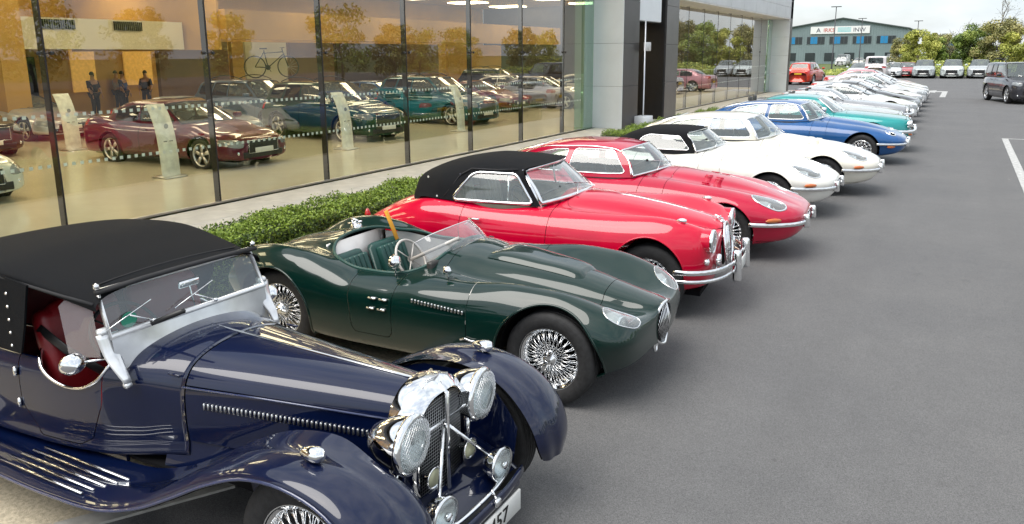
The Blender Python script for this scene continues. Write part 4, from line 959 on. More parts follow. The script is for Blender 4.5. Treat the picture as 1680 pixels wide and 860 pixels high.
    for y in (-.27, .27):
        put('seat', join(xf(rbox(-.26, .26, -.23, .23, 0, .16, .06, 3), (-1.46, y, .50)), xf(rbox(-.07, .05, -.235, .235, 0, .60, .055, 4), (-1.66, y, .56), (0, -.18, 0)), xf(lathe([(.001, .05), (.19, .05), (.225, .0), (.20, -.05), (.001, -.05)], 26, 'x'), (-1.75, y, 1.04), (0, -.18, 0), (1, 1, .75))), RL, car)
    put('rear_bench', join(rbox(-2.98, -2.5, -.5, .5, .50, .66, .06, 3), xf(rbox(-.06, .06, -.5, .5, 0, .5, .05, 3), (-2.92, 0, .62), (0, -.15, 0))), RL, car)
    put('seat_belt', sweep([(-1.74, -.50, 1.06), (-1.60, -.46, .94), (-1.34, -.36, .76)], .004, .03), BLACK, car)
    put('dashboard', rbox(-1.24, -1.15, -.46, .46, .82, 1.03, .02, 2), simple('walnut', (.10, .035, .012), rough=.25, coat=1), car)
    put('steering_wheel', steering(.19, (-1.36, -.27, 1.02), .5, 4), BLACK, car)
    put('rear_view_mirror', join(xf(rbox(-.01, .01, -.07, .07, -.025, .025, .01, 1), (-1.22, .03, 1.27)), bar((-1.19, .03, 1.12), (-1.22, .03, 1.27), .005)), CHROME, car)
    return car
# ------------------------------------------------------------------ everyday and later cars, one prototype per kind
PROTO_P = paint('prototype_paint', (.4, .4, .4))
DG = glassmat('privacy_glass', (.16, .18, .18))
LIGHTC = glassmat('headlamp_cover', (.7, .74, .76), body=.35, bodycol=(.6, .64, .66))
KINDS = dict(
 saloon=dict(wb=2.85, fo=.90, ro=1.08, hw=.92, zn=.70, zh=.98, belt=.98, roof=1.43, xw0=-.42, xw1=-1.22, xr1=-2.55, xr0=-3.25, zt=1.06, Rr=.34, grille=(.42, .26, .50), spk='five'),
 coupe=dict(wb=2.65, fo=.86, ro=.98, hw=.94, zn=.66, zh=.93, belt=.95, roof=1.30, xw0=-.50, xw1=-1.28, xr1=-1.95, xr0=-3.05, zt=1.0, Rr=.345, grille=(.45, .20, .42), spk='five'),
 suv=dict(wb=2.78, fo=.86, ro=.92, hw=.95, zn=.86, zh=1.12, belt=1.14, roof=1.66, xw0=-.30, xw1=-1.05, xr1=-3.0, xr0=-3.48, zt=1.12, Rr=.37, grille=(.46, .30, .62), spk='five'),
 boxy=dict(wb=2.88, fo=.80, ro=1.0, hw=.95, zn=1.02, zh=1.20, belt=1.22, roof=1.87, xw0=-.42, xw1=-.95, xr1=-3.55, xr0=-3.80, zt=1.22, Rr=.39, grille=(.50, .22, .86), spk='five'),
 van=dict(wb=3.3, fo=.85, ro=1.0, hw=.95, zn=.98, zh=1.25, belt=1.30, roof=2.05, xw0=-.05, xw1=-.75, xr1=-4.1, xr0=-4.25, zt=1.3, Rr=.34, grille=(.48, .18, .78), spk='five'),
 classic=dict(wb=2.76, fo=.86, ro=1.1, hw=.885, zn=.80, zh=.93, belt=.93, roof=1.32, xw0=-.66, xw1=-1.20, xr1=-2.35, xr0=-3.0, zt=.93, Rr=.325, grille=(.30, .17, .64), spk='multi', classic=True),
 grand=dict(wb=2.59, fo=.98, ro=1.25, hw=.895, zn=.72, zh=.90, belt=.91, roof=1.26, xw0=-.72, xw1=-1.32, xr1=-1.95, xr0=-2.9, zt=.90, Rr=.325, grille=(.55, .09, .58), spk='multi', classic=True))
def make_car(kind):
    q = KINDS[kind]; wb, fo, ro, hw, zn, zh, belt, roof = (q[k] for k in ('wb', 'fo', 'ro', 'hw', 'zn', 'zh', 'belt', 'roof')); cl = q.get('classic')
    car = empty('parked_car', (0, 0, 0)); xw0, xw1, xr1, xr0, zt, Rr = (q[k] for k in ('xw0', 'xw1', 'xr1', 'xr0', 'zt', 'Rr'))
    keys = [(fo, zn-.12, .50), (fo-.015, zn-.06, .66), (fo-.07, zn-.01, .82), (fo-.20, zn+.02, .92), (fo-.45, zn+(zh-zn)*.35, .975), (0, zn+(zh-zn)*.62, 1.0), (xw0+.1, zh-.01, 1.0), (xw0-.3, belt+.01, 1.0), ((xw0-wb)/2, belt, .995), (-wb+.3, belt+.01, 1.0), (-wb-.1, (belt+zt)/2, 1.0),
            (-wb-ro*.5, zt, .97), (-wb-ro+.12, zt-.03, .90), (-wb-ro+.03, zt-.10, .80), (-wb-ro, zt-.22, .68)]
    rows = []
    for x, zc, w in keys:
        w = w*hw; end = x > fo-.1 or x < -wb-ro+.1
        rows.append((x, zc, .5*w, zc-.008, .80*w, zc-.035, w, zc*.60, w*.94, .26, .22))
    m = body_loft(rows, 110, 4); Ra = Rr+.055
    m, lips = arch_cut(m, (0, -wb), Ra, Rr+.01, .4, .012)
    puts('arch_lip', lips, BLACK if kind in ('suv', 'boxy') else PROTO_P, car); puts('wheel_well', wells((0, -wb), Ra, Rr, .42, hw-.06), DARK, car)
    _, m = clip(m, np.maximum(psdf(m.V[:, :2], [(xw0-.15, -.66*hw), (xw0-.15, .66*hw), (xr0+.3, .66*hw), (xr0+.3, -.66*hw)]), belt-.1-m.V[:, 2]))
    # lamps cut from the skin
    if not cl:
        hz = zn-.10
        pl = spoly([(hw*.58, hz-.055), (hw*.97, hz-.03), (hw*1.05, hz+.05), (hw*.86, hz+.07), (hw*.60, hz+.01)])
        fld = lambda V: np.maximum(psdf(np.stack([np.abs(V[:, 1]), V[:, 2]], 1), pl), fo-.42-V[:, 0])
        a, m = clip(m, fld(m.V))
        for sg in (-1, 1): o = put('headlight', yside(a, sg), LIGHTC, car); add_lamp(o, (fo-.20, hw*.76*sg, hz), .05, .04, name='projector', bulb=False); 
    tz = zt-.14; th = .09 if kind not in ('boxy', 'van', 'suv') else .16
    pl = [(hw*.55, tz-th*.6), (hw*1.1, tz-th), (hw*1.1, tz+th), (hw*.58, tz+th*.7)]
    a, m = clip(m, np.maximum(psdf(np.stack([np.abs(m.V[:, 1]), m.V[:, 2]], 1), pl), m.V[:, 0]+wb+ro-.30))
    for sg in (-1, 1): put('tail_light', yside(a, sg), REDL, car)
    xm = (xw0-wb)/2-.25
    for x0, x1 in (((xw0-.22, xm+.02), (xm-.0, -wb+.28)) if kind not in ('coupe', 'grand') else ((xw0-.2, xm-.25),)):
        m, d = cutpart(m, lambda V: side_field(V, [(x0, belt+.3), (x0+.02, .30), (x1+.02, .30), (x1-.12 if x1 < -2.2 else x1, belt+.3)], .4), .0035)
        for sg in (-1, 1): o = put('door', yside(d, sg), PROTO_P, car); put('door_handle', xf(rbox(-.08, .08, -.01, .018, -.013, .013, .006, 1), (x1+.18, (hw-.01)*sg, belt-.16)), CHROME if cl else PROTO_P, o)
    m, b = cutpart(m, lambda V: np.maximum(psdf(V[:, :2], [(fo-.12, -hw*.70), (fo-.12, hw*.70), (xw0+.06, hw*.78), (xw0+.06, -hw*.78)]), zn-.12-V[:, 2]), .003)
    put('bonnet', b, PROTO_P, car); put('body', m, PROTO_P, car); put('underfloor', box(-wb-ro+.2, fo-.2, -hw*.7, hw*.7, .19, .25), DARK, car, flat=True)
    gw, gh, gz = q['grille']
    slats = join(rbox(fo-.06, fo+.012, -gw, gw, gz-gh/2, gz+gh/2, .02, 2)); o = put('grille', slats, BLACK, car)
    if kind == 'boxy' or cl: put('grille_bars', join(*[rbox(fo, fo+.022, -gw*.96, gw*.96, z-.008, z+.008, .004, 1) for z in np.linspace(gz-gh*.35, gz+gh*.35, 5)]), CHROME if cl else STEEL, o)
    put('grille_surround', sweep([(fo+.012, s*gw, z) for s, z in ((-1, gz-gh/2), (1, gz-gh/2), (1, gz+gh/2), (-1, gz+gh/2))], .008, n=5, closed=True, up=(1, 0, 0)), CHROME, o)
    if not cl:
        put('lower_intake', rbox(fo-.10, fo+.004, -hw*.62, hw*.62, .26, .40, .02, 2), BLACK, car)
        for sg in (-1, 1): put('fog_lamp', xf(disc(.04, 14, 'x', bulge=.01), (fo-.035, hw*.72*sg, .38)), REFL, car)
    else:
        for sg in (-1, 1):
            for y in (.52, .70) if kind == 'classic' else (.66,): add_lamp(car, (fo-.02-.04*(y > .6), y*sg*hw/.885, zn-.13), .08 if kind == 'classic' else .095, .05)
            path = smooth_path([(fo-.55, (hw+.01)*sg, .50), (fo-.15, (hw-.03)*sg, .50), (fo+.04, (hw-.25)*sg, .50), (fo+.08, .3*sg, .50), (fo+.085, 0, .50)], 22)
            put('front_bumper', sweep(path, .02, .045, n=8), CHROME, car); put('rear_bumper', sweep(smooth_path([(-wb-ro+.5, (hw+.01)*sg, .5), (-wb-ro+.1, (hw-.05)*sg, .5), (-wb-ro-.06, .45*sg, .5), (-wb-ro-.07, 0, .5)], 18), .02, .045, n=8), CHROME, car)
            put('overrider', rbox(fo+.05, fo+.13, .34*sg-.025, .34*sg+.025, .40, .60, .015, 2), CHROME, car)
            put('indicator', rbox(fo-.06, fo+.03, .62*sg-.07, .62*sg+.07, .41, .45, .01, 1), AMBER, car)
    plate(car, (fo+.03 if not cl else fo+.11, 0, .42 if kind not in ('boxy', 'van') else .52), .52, .11, ''); plate(car, (-wb-ro-.01, 0, .62 if kind in ('saloon', 'coupe', 'classic', 'grand') else .80), .52, .11, '', mat=YELLOWP)
    # greenhouse
    wi = hw*.70; wo = hw*.885
    if kind in ('boxy', 'van'): wi = hw*.80
    A0, C0 = (xw0-.22, wo*.93, belt-.01), (xw0, 0, zh+.005); A1, C1 = (xw1-.08, wi*.93, roof-.085), (xw1, 0, roof-.045)
    if kind in ('boxy', 'van'): A0 = (xw0-.10, wo*.95, belt-.01)
    n_ = lambda p: (p[0], -p[1], p[2]); B0 = (xw0-.07, wo*.55, zh); B1 = (xw1-.025, wi*.55, roof-.055)
    g = patch([n_(A0), n_(B0), C0, B0, A0], [n_(A1), n_(B1), C1, B1, A1], 15, 7, .02); put('windscreen', g, GLASS, car)
    put('windscreen_surround', sweep(patch_border(g, 15, 7), .014, n=5, closed=True, up=(.3, .1, 1)), CHROME if cl else BLACK, car)
    put('wiper', join(bar((xw0-.04, -.35, zh+.02), (xw0-.20, .1, zh+.12), .006, 4), bar((xw0-.04, .1, zh+.02), (xw0-.22, .5, zh+.1), .006, 4)), BLACK, car)
    def st(x, zr, wi_, wo_, zb): return [(x, 0, zr), (x, wi_*.6, zr-.012), (x, wi_, zr-.065), (x, (wi_+wo_)/2+.025, (zr-.06)*.5+zb*.5), (x, wo_, zb)]
    xa = xw1-.35
    S = [[C1, B1, A1, ((A0[0]+A1[0])/2, (A0[1]+A1[1])/2+.02, (A0[2]+A1[2])/2), (A0[0], A0[1], belt-.05)], st(xa, roof-.005, wi*.98, wo*.97, belt-.05), st((xa+xr1)/2-.1, roof, wi, wo, belt-.05), st(xr1+.1, roof-.02, wi*.98, wo*.99, belt-.05),
         st(xr1*.55+xr0*.45, roof-.04-(roof-zt)*.26, wi*.93, wo*.95, belt-.05), st(xr1*.22+xr0*.78, roof-(roof-zt)*.68, wi*.85, wo*.90, belt-.05), st(xr0-.06, zt-.03, wi*.80, wo*.86, belt-.08)]
    if kind in ('boxy', 'van', 'suv'):
        S[4] = st(xr1*.6+xr0*.4, roof-.06, wi*.97, wo*.98, belt-.05); S[5] = st(xr0+.02, belt+.12, wi*.93, wo*.96, belt-.05); S[6] = st(xr0-.05, belt-.03, wi*.9, wo*.95, belt-.08)
    G = gh_loft(S, 70, 4)
    zt_ = roof-.105; b_ = belt+.012; slope = (zt_-b_)
    ws = [[(A0[0]-.16, b_), (A1[0]-.06, zt_-.02), (xm-.0, zt_), (xm-.02, b_)], [(xm-.09, b_), (xm-.07, zt_), (xr1+.35, zt_-.005), (-wb+.12, zt_-.12), (-wb+.10, b_)]]
    if kind in ('suv', 'boxy', 'van'): ws[1] = [(xm-.09, b_), (xm-.07, zt_), (-wb+.35, zt_), (-wb+.22, b_)]; ws.append([(-wb+.14, b_), (-wb+.27, zt_), (xr0+.42, zt_-.01), (xr0+.28, b_+.04)])
    if kind in ('coupe', 'grand'): ws = [[(A0[0]-.16, b_), (A1[0]-.06, zt_-.02), (xm-.18, zt_), (xm-.26, b_)], spoly([(xm-.34, b_), (xm-.25, zt_-.01), (xr1+.0, zt_-.05), (-wb-.02, b_+.06), (-wb+.0, b_)], 50)]
    if kind == 'van': ws = [ws[0]]
    for i, w in enumerate(ws):
        pc, G = clip(G, side_field(G.V, w, .35))
        for sg in (-1, 1): s_ = yside(pc, sg); o = put('side_window', s_, GLASS if i == 0 else DG, car); t_ = trim(s_, .010, n=5, step=.06); t_ and put('window_trim', t_, CHROME if cl else BLACK, o)
    rp_ = spoly([(.0, zt+.04), (.42, zt+.05), (.55, zt+.09), (.46, roof-.14), (0, roof-.11), (-.46, roof-.14), (-.55, zt+.09), (-.42, zt+.05)], 40) if kind not in ('boxy', 'suv', 'van') else [(-.6, belt+.10), (.6, belt+.10), (.56, roof-.13), (-.56, roof-.13)]
    pc, G = clip(G, np.maximum(psdf(G.V[:, 1:], rp_), G.V[:, 0]-xr1+.05)); put('rear_window', pc, DG, car); put('roof', G, PROTO_P, car)
    tubz = belt-.03
    put('interior_tub', join(box(xr0+.35, xw0-.2, -.6*hw, .6*hw, .35, .37), box(xr0+.33, xr0+.35, -.66*hw, .66*hw, .35, tubz), box(xw0-.21, xw0-.19, -.66*hw, .66*hw, .35, tubz), box(xr0+.35, xw0-.2, .66*hw, .67*hw, .35, tubz), box(xr0+.35, xw0-.2, -.67*hw, -.66*hw, .35, tubz)), DARK, car, flat=True)
    for x in ((xw0-1.35, xw0-2.15) if kind not in ('coupe', 'grand') else (xw0-1.2,)):
        for y in (-.37, .37): put('seat', join(xf(rbox(-.07, .06, -.23, .23, 0, .66, .05, 2), (x, y, belt-.5), (0, -.2, 0)), rbox(x, x+.5, y-.23, y+.23, belt-.6, belt-.45, .04, 2), xf(rbox(-.04, .04, -.13, .13, 0, .17, .03, 2), (x-.14, y, belt+.16))), simple('seat_grey', (.07, .068, .065), rough=.6), car)
    put('dashboard', rbox(xw0-.62, xw0-.2, -.64*hw, .64*hw, belt-.2, belt-.02, .04, 2), BLACK, car); put('steering_wheel', steering(.19, (xw0-.75, -.37, belt-.06), .4, 3), BLACK, car)
    for sg in (-1, 1): put('door_mirror', xf(rbox(-.07, .05, -.10, .10, -.065, .065, .035, 2), (xw0-.42, (hw+.10)*sg, belt+.06)), PROTO_P if not cl else CHROME, car)
    if kind in ('boxy', 'suv'): puts('roof_rail', sym(sweep(smooth_path([(xw1-.3, wi*.9, roof-.02), (xw1-.45, wi*.9, roof+.03), (xr1+.3, wi*.9, roof+.03), (xr1+.12, wi*.9, roof-.03)], 12), .014)), BLACK, car)
    for ax in (0, -wb):
        for sg in (-1, 1): add_wheel(car, ax, (hw-.13)*sg, q['spk'], Rr, .22 if not cl else .19, Rr-.10)
    return car
PROTOS = {}
def place_car(kind, x, y, rz, col, label, group, metal=0., name='parked_car', pname=None, nose=True):
    """x, y is where the middle of the nose stands"""
    if kind not in PROTOS: PROTOS[kind] = make_car(kind); first = True
    else: first = False
    src = PROTOS[kind]
    c = src if first else copy_tree(src)
    c.name = name; fo = KINDS[kind]['fo'] if nose else 0; a = R(rz)
    c.location = (x-fo*math.cos(a), y-fo*math.sin(a), 0); c.rotation_euler = (0, 0, a); tag(c, label, 'car', group)
    pm = paint(pname or ('car_paint_%s' % len(MATS)), col, metal)
    def walk(o):
        if o.type == 'MESH' and o.data.materials and o.data.materials[0] == PROTO_P:
            o.material_slots[0].link = 'OBJECT'; o.material_slots[0].material = pm
        for ch in o.children: walk(ch)
    walk(c); return c
# ================================================================== SETTING
def struct(name, m, mat, **k): return tag(put(name, m, mat, flat=True, **k), kind='structure')
# asphalt with wear, patches and grit
m, t, b = newmat('asphalt')
tc = t.nodes.new('ShaderNodeTexCoord')
def nz(scale, det=6, rough=.6):
    n = t.nodes.new('ShaderNodeTexNoise'); n.inputs['Scale'].default_value = scale; n.inputs['Detail'].default_value = det; n.inputs['Roughness'].default_value = rough
    t.links.new(tc.outputs['Object'], n.inputs['Vector']); return n
def mixc(a, bb, fac, mode='MIX'):
    x = t.nodes.new('ShaderNodeMix'); x.data_type = 'RGBA'; x.blend_type = mode
    if isinstance(fac, float): x.inputs[0].default_value = fac
    else: t.links.new(fac, x.inputs[0])
    for i, v in ((6, a), (7, bb)):
        if isinstance(v, tuple): x.inputs[i].default_value = (*v, 1)
        else: t.links.new(v, x.inputs[i])
    return x.outputs[2]
def ramp(src, p0, p1, c0=(0, 0, 0), c1=(1, 1, 1)):
    r = t.nodes.new('ShaderNodeValToRGB'); r.color_ramp.elements[0].position = p0; r.color_ramp.elements[1].position = p1
    r.color_ramp.elements[0].color = (*c0, 1); r.color_ramp.elements[1].color = (*c1, 1); t.links.new(src, r.inputs[0]); return r.outputs[0]
fine = ramp(nz(160, 3).outputs[0], .3, .72, (.066, .066, .067), (.188, .187, .187))
big = ramp(nz(.55, 5).outputs[0], .35, .7, (.90, .90, .91), (1.07, 1.06, 1.05)); mid = ramp(nz(4.5, 6).outputs[0], .3, .7, (.95, .95, .95), (1.04, 1.04, 1.04))
c = mixc(fine, big, 1., 'MULTIPLY'); c = mixc(c, mid, 1., 'MULTIPLY')
c = mixc(c, (.045, .043, .042), ramp(nz(1.7, 4).outputs[0], .66, .76, (0, 0, 0), (.45, .45, .45)))      # old oil and damp stains
v = t.nodes.new('ShaderNodeTexVoronoi'); v.inputs['Scale'].default_value = 55; t.links.new(tc.outputs['Object'], v.inputs['Vector'])
c = mixc(c, (.34, .33, .31), ramp(v.outputs['Distance'], .06, .10, (.55, .55, .55), (0, 0, 0)))      # pale stones in the surface
def spots(scale, d0, d1, col, amt, c):
    vv = t.nodes.new('ShaderNodeTexVoronoi'); vv.inputs['Scale'].default_value = scale; t.links.new(tc.outputs['Object'], vv.inputs['Vector'])
    return mixc(c, col, ramp(vv.outputs['Distance'], d0, d1, (amt,)*3, (0, 0, 0)))
c = spots(2.1, .02, .05, (.045, .044, .044), .35, c); c = spots(.9, .012, .022, (.42, .41, .39), .8, c); c = spots(.33, .05, .13, (.05, .048, .047), .35, c)
# faint tyre sweeps along the lane
wv = t.nodes.new('ShaderNodeTexWave'); wv.wave_type = 'BANDS'; wv.bands_direction = 'X'; wv.inputs['Scale'].default_value = .19; wv.inputs['Distortion'].default_value = 1.6; wv.inputs['Detail'].default_value = 3; wv.inputs['Detail Scale'].default_value = .6
t.links.new(tc.outputs['Object'], wv.inputs['Vector']); c = mixc(c, (.075, .073, .072), ramp(wv.outputs[0], .82, .98, (0, 0, 0), (.09, .09, .09)))
t.links.new(c, b.inputs['Base Color']); b.inputs['Roughness'].default_value = .82
bp = t.nodes.new('ShaderNodeBump'); bp.inputs['Strength'].default_value = .6; bp.inputs['Distance'].default_value = .006; t.links.new(nz(170, 2).outputs[0], bp.inputs['Height']); t.links.new(bp.outputs[0], b.inputs['Normal'])
ASPH = m
GRASSG = simple('rough_grass_ground', (.09, .12, .03), rough=.95, scale=.6, var=.4)
SAND = simple('bonded_gravel', (.48, .42, .31), rough=.9, scale=45, var=.22, bump=.4)
CONC = simple('concrete_paving', (.62, .59, .53), rough=.85, scale=3, var=.10, bump=.3)
CONC2 = simple('concrete_kerb', (.40, .39, .36), rough=.85, scale=9, var=.14, bump=.3)
g = struct('ground', Msh([(-900, -300, -.012), (900, -300, -.012), (900, 1500, -.012), (-900, 1500, -.012)], [(0, 1, 2, 3)]), GRASSG)
struct('forecourt_asphalt', Msh([(-10.3, -40, -.004), (60, -40, -.004), (60, 84.5, -.004), (-45, 84.5, -.004), (-45, 52, -.004), (-10.3, 52, -.004)], [(0, 1, 2, 3, 4, 5)]), ASPH)
# parking bays of pale bonded gravel behind a flush kerb
ex = [(-6.6, -12), (-5.0, .35), (-4.45, 1.1), (-3.78, 2.02), (-3.42, 2.6), (-3.40, 4.2), (-3.40, 56), (-8.4, 56), (-8.4, -12)]
struct('parking_apron', Msh([(x, y, .004) for x, y in ex], [tuple(range(len(ex)))]), SAND)
kr = empty('flush_kerb', (0, 0, 0)); tag(kr, kind='structure')
edge = np.array([(-6.6, -12), (-5.0, .35), (-4.45, 1.1), (-3.78, 2.02), (-3.42, 2.6), (-3.40, 4.2), (-3.40, 56)]); L = np.concatenate([[0], np.cumsum(np.linalg.norm(np.diff(edge, axis=0), axis=1))])
d = 9.0
while d < 40:
    pa, pb = [np.array([np.interp(q, L, edge[:, i]) for i in (0, 1)]) for q in (d, d+.9)]
    tt = (pb-pa)/np.linalg.norm(pb-pa); nn = np.array([tt[1], -tt[0]])
    A = [pa, pb-tt*.008, pb-tt*.008+nn*.125, pa+nn*.125]
    put('kerb_stone', prism([tuple(q) for q in A], -.01, .012+random.uniform(-.002, .002)), CONC2, kr, flat=True); d += .9
# pavement slabs along the glass
pv = empty('pavement', (0, 0, 0)); tag(pv, kind='structure')
put('paving_bed', Msh([(-10.2, -6, .012), (-7.2, -6, .012), (-7.2, 52, .012), (-10.2, 52, .012)], [(0, 1, 2, 3)]), simple('paving_bed', (.2, .19, .18), rough=.9), pv, flat=True)
slab = mesh_of(rbox(0, .895, 0, .895, .012, .045, .006, 1), 'paving_slab', flat=True)
for i in range(3):
    for j in range(60):
        put('paving_slab', slab, CONC, pv, loc=(-10.12+.905*i, -2+.905*j, random.uniform(-.0015, .0015)))
# painted lines
PAINTW = simple('road_paint', (.42, .42, .41), rough=.8, scale=14, var=.25)
struct('bay_line', join(Msh([(1.10, 2, .001), (1.25, 2, .001), (1.25, 25.3, .001), (1.10, 25.3, .001)], [(0, 1, 2, 3)]), Msh([(1.10, 25.302, .001), (7, 25.302, .001), (7, 25.42, .001), (1.10, 25.42, .001)], [(0, 1, 2, 3)]), Msh([(4.1, 17, .001), (4.22, 17, .001), (4.22, 25.3, .001), (4.1, 25.3, .001)], [(0, 1, 2, 3)])), PAINTW)
ar = [(-.95, 47.0), (-.70, 47.0), (-.70, 53.2), (-.25, 53.2), (-.85, 56.2), (-1.45, 53.2), (-.95, 53.2)]
ar = [(-1.0, 47.5), (-.72, 47.5), (-.72, 54.8), (-1.35, 54.8), (-1.35, 56.0), (-2.3, 54.2), (-1.35, 52.6), (-1.35, 53.6), (-1.0, 53.6)]
struct('turn_arrow', Msh([(x, y, .001) for x, y in ar], [tuple(range(len(ar)))]), PAINTW)
far_k = rbox(-60, 60, 84.4, 84.6, -.01, .12, .02, 1); struct('far_kerb', far_k, CONC2)
struct('access_road', Msh([(-70, 104, .0), (60, 104, .0), (60, 111, .0), (-70, 111, .0)], [(0, 1, 2, 3)]), ASPH)
# ------------------------------------------------------------------ showroom
FX = -10.25
CLAD = simple('dark_metal_cladding', (.060, .056, .056), rough=.38, metal=.5, scale=2, var=.08)
PANEL = simple('pale_grey_panel', (.74, .77, .80), rough=.4, metal=.15, scale=1.5, var=.04)
FASC = simple('silver_fascia_panel', (.50, .51, .53), rough=.38, metal=.45, scale=1.2, var=.05)
SOFF = simple('pale_soffit', (.62, .61, .58), rough=.6)
FRAMEM = simple('black_glazing_fin', (.010, .010, .011), rough=.35)
m, t, b = newmat('cream_tiles'); noise_col(t, b, (.60, .57, .43), (.66, .62, .48), scale=.5); b.inputs['Roughness'].default_value = .16; CREAM = m
FG = glassmat('facade_glass', (.88, .93, .84), ior=1.62); GGR = glassmat('green_glass_edge', (.45, .70, .58), body=.35, bodycol=(.45, .62, .52))
show = empty('showroom_building', (FX, 10, 0), 0, 'long glass fronted car showroom with black fins, grey portal frames and lit tan interior', 'building')
def sp(name, m, mat, **k): return put(name, xf(m, (-FX, -10, 0)), mat, show, flat=k.pop('flat', True), **k)
ZT = 5.6
SD = [FX-.0, ]
ys1 = [-6.7+2.5*i for i in range(12)]+[22.25]
ys1 = [5.84+2.523*i for i in range(-5, 7)]+[22.3]
dotm = simple('white_manifestation', (.78, .80, .76), rough=.5)
def panes(ys, zt, dots=True):
    for i in range(len(ys)-1):
        y0, y1 = ys[i], ys[i+1]
        o = sp('glass_pane', Msh([(FX, y0+.012, .05), (FX, y1-.012, .05), (FX, y1-.012, zt), (FX, y0+.012, zt)], [(0, 1, 2, 3)]), FG)
        if dots and y1 > 2:
            ms = []
            n = int((y1-y0)/.115)
            for z in (1.60, .95):
                for k in range(n):
                    y = y0+.06+k*(y1-y0-.1)/n; ms.append(Msh([(FX-.004, y, z), (FX-.004, y+.05, z), (FX-.004, y+.05, z+.045), (FX-.004, y, z+.045)], [(0, 1, 2, 3)]))
            put('manifestation_dots', xf(join(*ms), (-FX, -10, 0)), dotm, o, flat=True)['kind'] = 'stuff'
        if i: 
            sp('mullion_fin', box(FX-.12, FX+.008, y0-.012, y0+.010, .05, zt), FRAMEM)
            for z in (2.42,): sp('patch_fitting', join(*[xf(lathe([(.001, .03), (.024, .028), (.028, .012), (.028, 0)], 12, 'x'), (FX+.006, y0+s*.085, z)) for s in (-1, 1)], bar((FX+.012, y0-.085, z), (FX+.012, y0+.085, z), .008, 6)), simple('dark_fitting', (.05, .05, .05), rough=.3, metal=.7), flat=False)
panes(ys1, ZT)
sp('sill_channel', box(FX-.04, FX+.03, -7, 22.3, .045, .075), STEEL)
sp('glass_return', box(FX-.28, FX+.02, 22.31, 22.335, .05, 4.4), GGR)
sp('glass_return', box(FX+.02, FX+.05, 22.30, 22.98, .05, 4.4), GGR)
sp('upper_wall', box(FX-.4, FX-.02, -8, 22.3, ZT, 7.0), CLAD)
# portal 1: pale side panels, dark clad front
for k in range(4): sp('side_panel', rbox(FX-.0, -9.205, 22.99, 23.02, .05+1.32*k, .05+1.32*k+1.312, .003, 1), PANEL)
for k in range(5): sp('cladding_panel', rbox(-9.40, -9.20, 23.03, 24.35, .05+1.32*k, .05+1.32*k+1.312, .004, 1), CLAD)
sp('portal_core', box(FX, -9.405, 23.03, 24.35, 0, 7), CLAD)
# entrance recess
sp('recess_wall', box(FX-.9, FX-.8, 24.35, 27.0, 0, 3.4), simple('recess_black', (.012, .012, .013), rough=.4)); sp('door_leaf', box(FX-.78, FX-.74, 24.6, 25.6, .05, 2.6), DARK); sp('door_leaf', box(FX-.78, FX-.74, 25.65, 26.65, .05, 2.6), DARK)
sp('recess_side', box(FX-.8, -9.25, 26.95, 27.0, 0, 7), simple('recess_black', (.012, .012, .013), rough=.4))
sp('recess_floor', box(FX-.8, -9.2, 24.35, 27, .0, .05), CONC)
sp('header_box', rbox(FX-.2, -9.25, 24.42, 26.55, 3.42, 5.0, .01, 1), PANEL); sp('header_soffit', box(FX-.2, -9.27, 24.42, 26.55, 3.395, 3.418), simple('recess_black', (.012, .012, .013), rough=.4))
for k in range(5):
    for y0, y1 in ((27.02, 28.35),): sp('cladding_panel', rbox(-9.42, -9.20, y0, y1, .05+1.32*k, .05+1.32*k+1.312, .004, 1), simple('grey_metal_cladding', (.11, .105, .105), rough=.36, metal=.5, scale=2, var=.08))
sp('portal_core', box(FX, -9.425, 27.02, 28.35, 0, 7), CLAD)
# second glazed bay
ys2 = [28.36+2.27*i for i in range(9)]+[49.2]
panes(ys2, 4.28, True)
sp('sill_channel', box(FX-.04, FX+.03, 28.36, 49.2, .045, .075), STEEL)
sp('bay_soffit', box(FX-.3, -9.21, 28.36, 49.2, 4.29, 4.35), SOFF)
for k in range(9):
    for j in range(3): sp('fascia_panel', rbox(-9.42, -9.20, 28.37+2.4*k, 28.37+2.4*k+2.388, 4.352+.62*j, 4.352+.62*j+.612, .004, 1), FASC)
sp('fascia_core', box(FX-.3, -9.43, 28.36, 49.9, 4.36, 7), CLAD)
sp('glass_return', box(FX+.02, FX+.05, 48.3, 49.2, .05, 4.28), GGR); sp('glass_return', box(FX-.2, FX+.05, 49.2, 49.22, .05, 4.28), GGR)
for k in range(4): sp('side_panel', rbox(FX, -9.205, 49.25, 49.28, .05+1.08*k, .05+1.08*k+1.072, .003, 1), PANEL)
for k in range(5): sp('cladding_panel', rbox(-9.5, -9.20, 49.29, 49.97, .05+1.32*k, .05+1.32*k+1.312, .004, 1), CLAD)
# shell, floor and ceiling
TAN = simple('tan_wall', (.44, .25, .055), rough=.6, scale=.4, var=.12); BRN = simple('brown_panelling', (.16, .085, .035), rough=.5, scale=.7, var=.2); OFFW = simple('cream_wall', (.60, .55, .40), rough=.6, scale=.5, var=.06)
sp('back_wall', box(-31.2, -31, -8, 49.9, 0, 6), TAN); sp('end_wall', box(-31, FX-.5, -8.2, -8, 0, 6), TAN); sp('far_end_wall', box(-31, FX-.4, 49.92, 50.0, 0, 7), CLAD)
sp('ceiling', box(-31, FX-.41, -8, 49.9, 5.62, 5.7), simple('tan_ceiling', (.30, .185, .055), rough=.7)); sp('roof_slab', box(-31.5, -9.45, -8.2, 49.9, 7.0, 7.2), CLAD)
struct('showroom_floor', Msh([(-31, -8, .048), (FX-.02, -8, .048), (FX-.02, 49.9, .048), (-31, 49.9, .048)], [(0, 1, 2, 3)]), CREAM)
sp('mezzanine_front', box(-24.3, -24, 13.0, 18.6, 2.62, 3.55), OFFW)
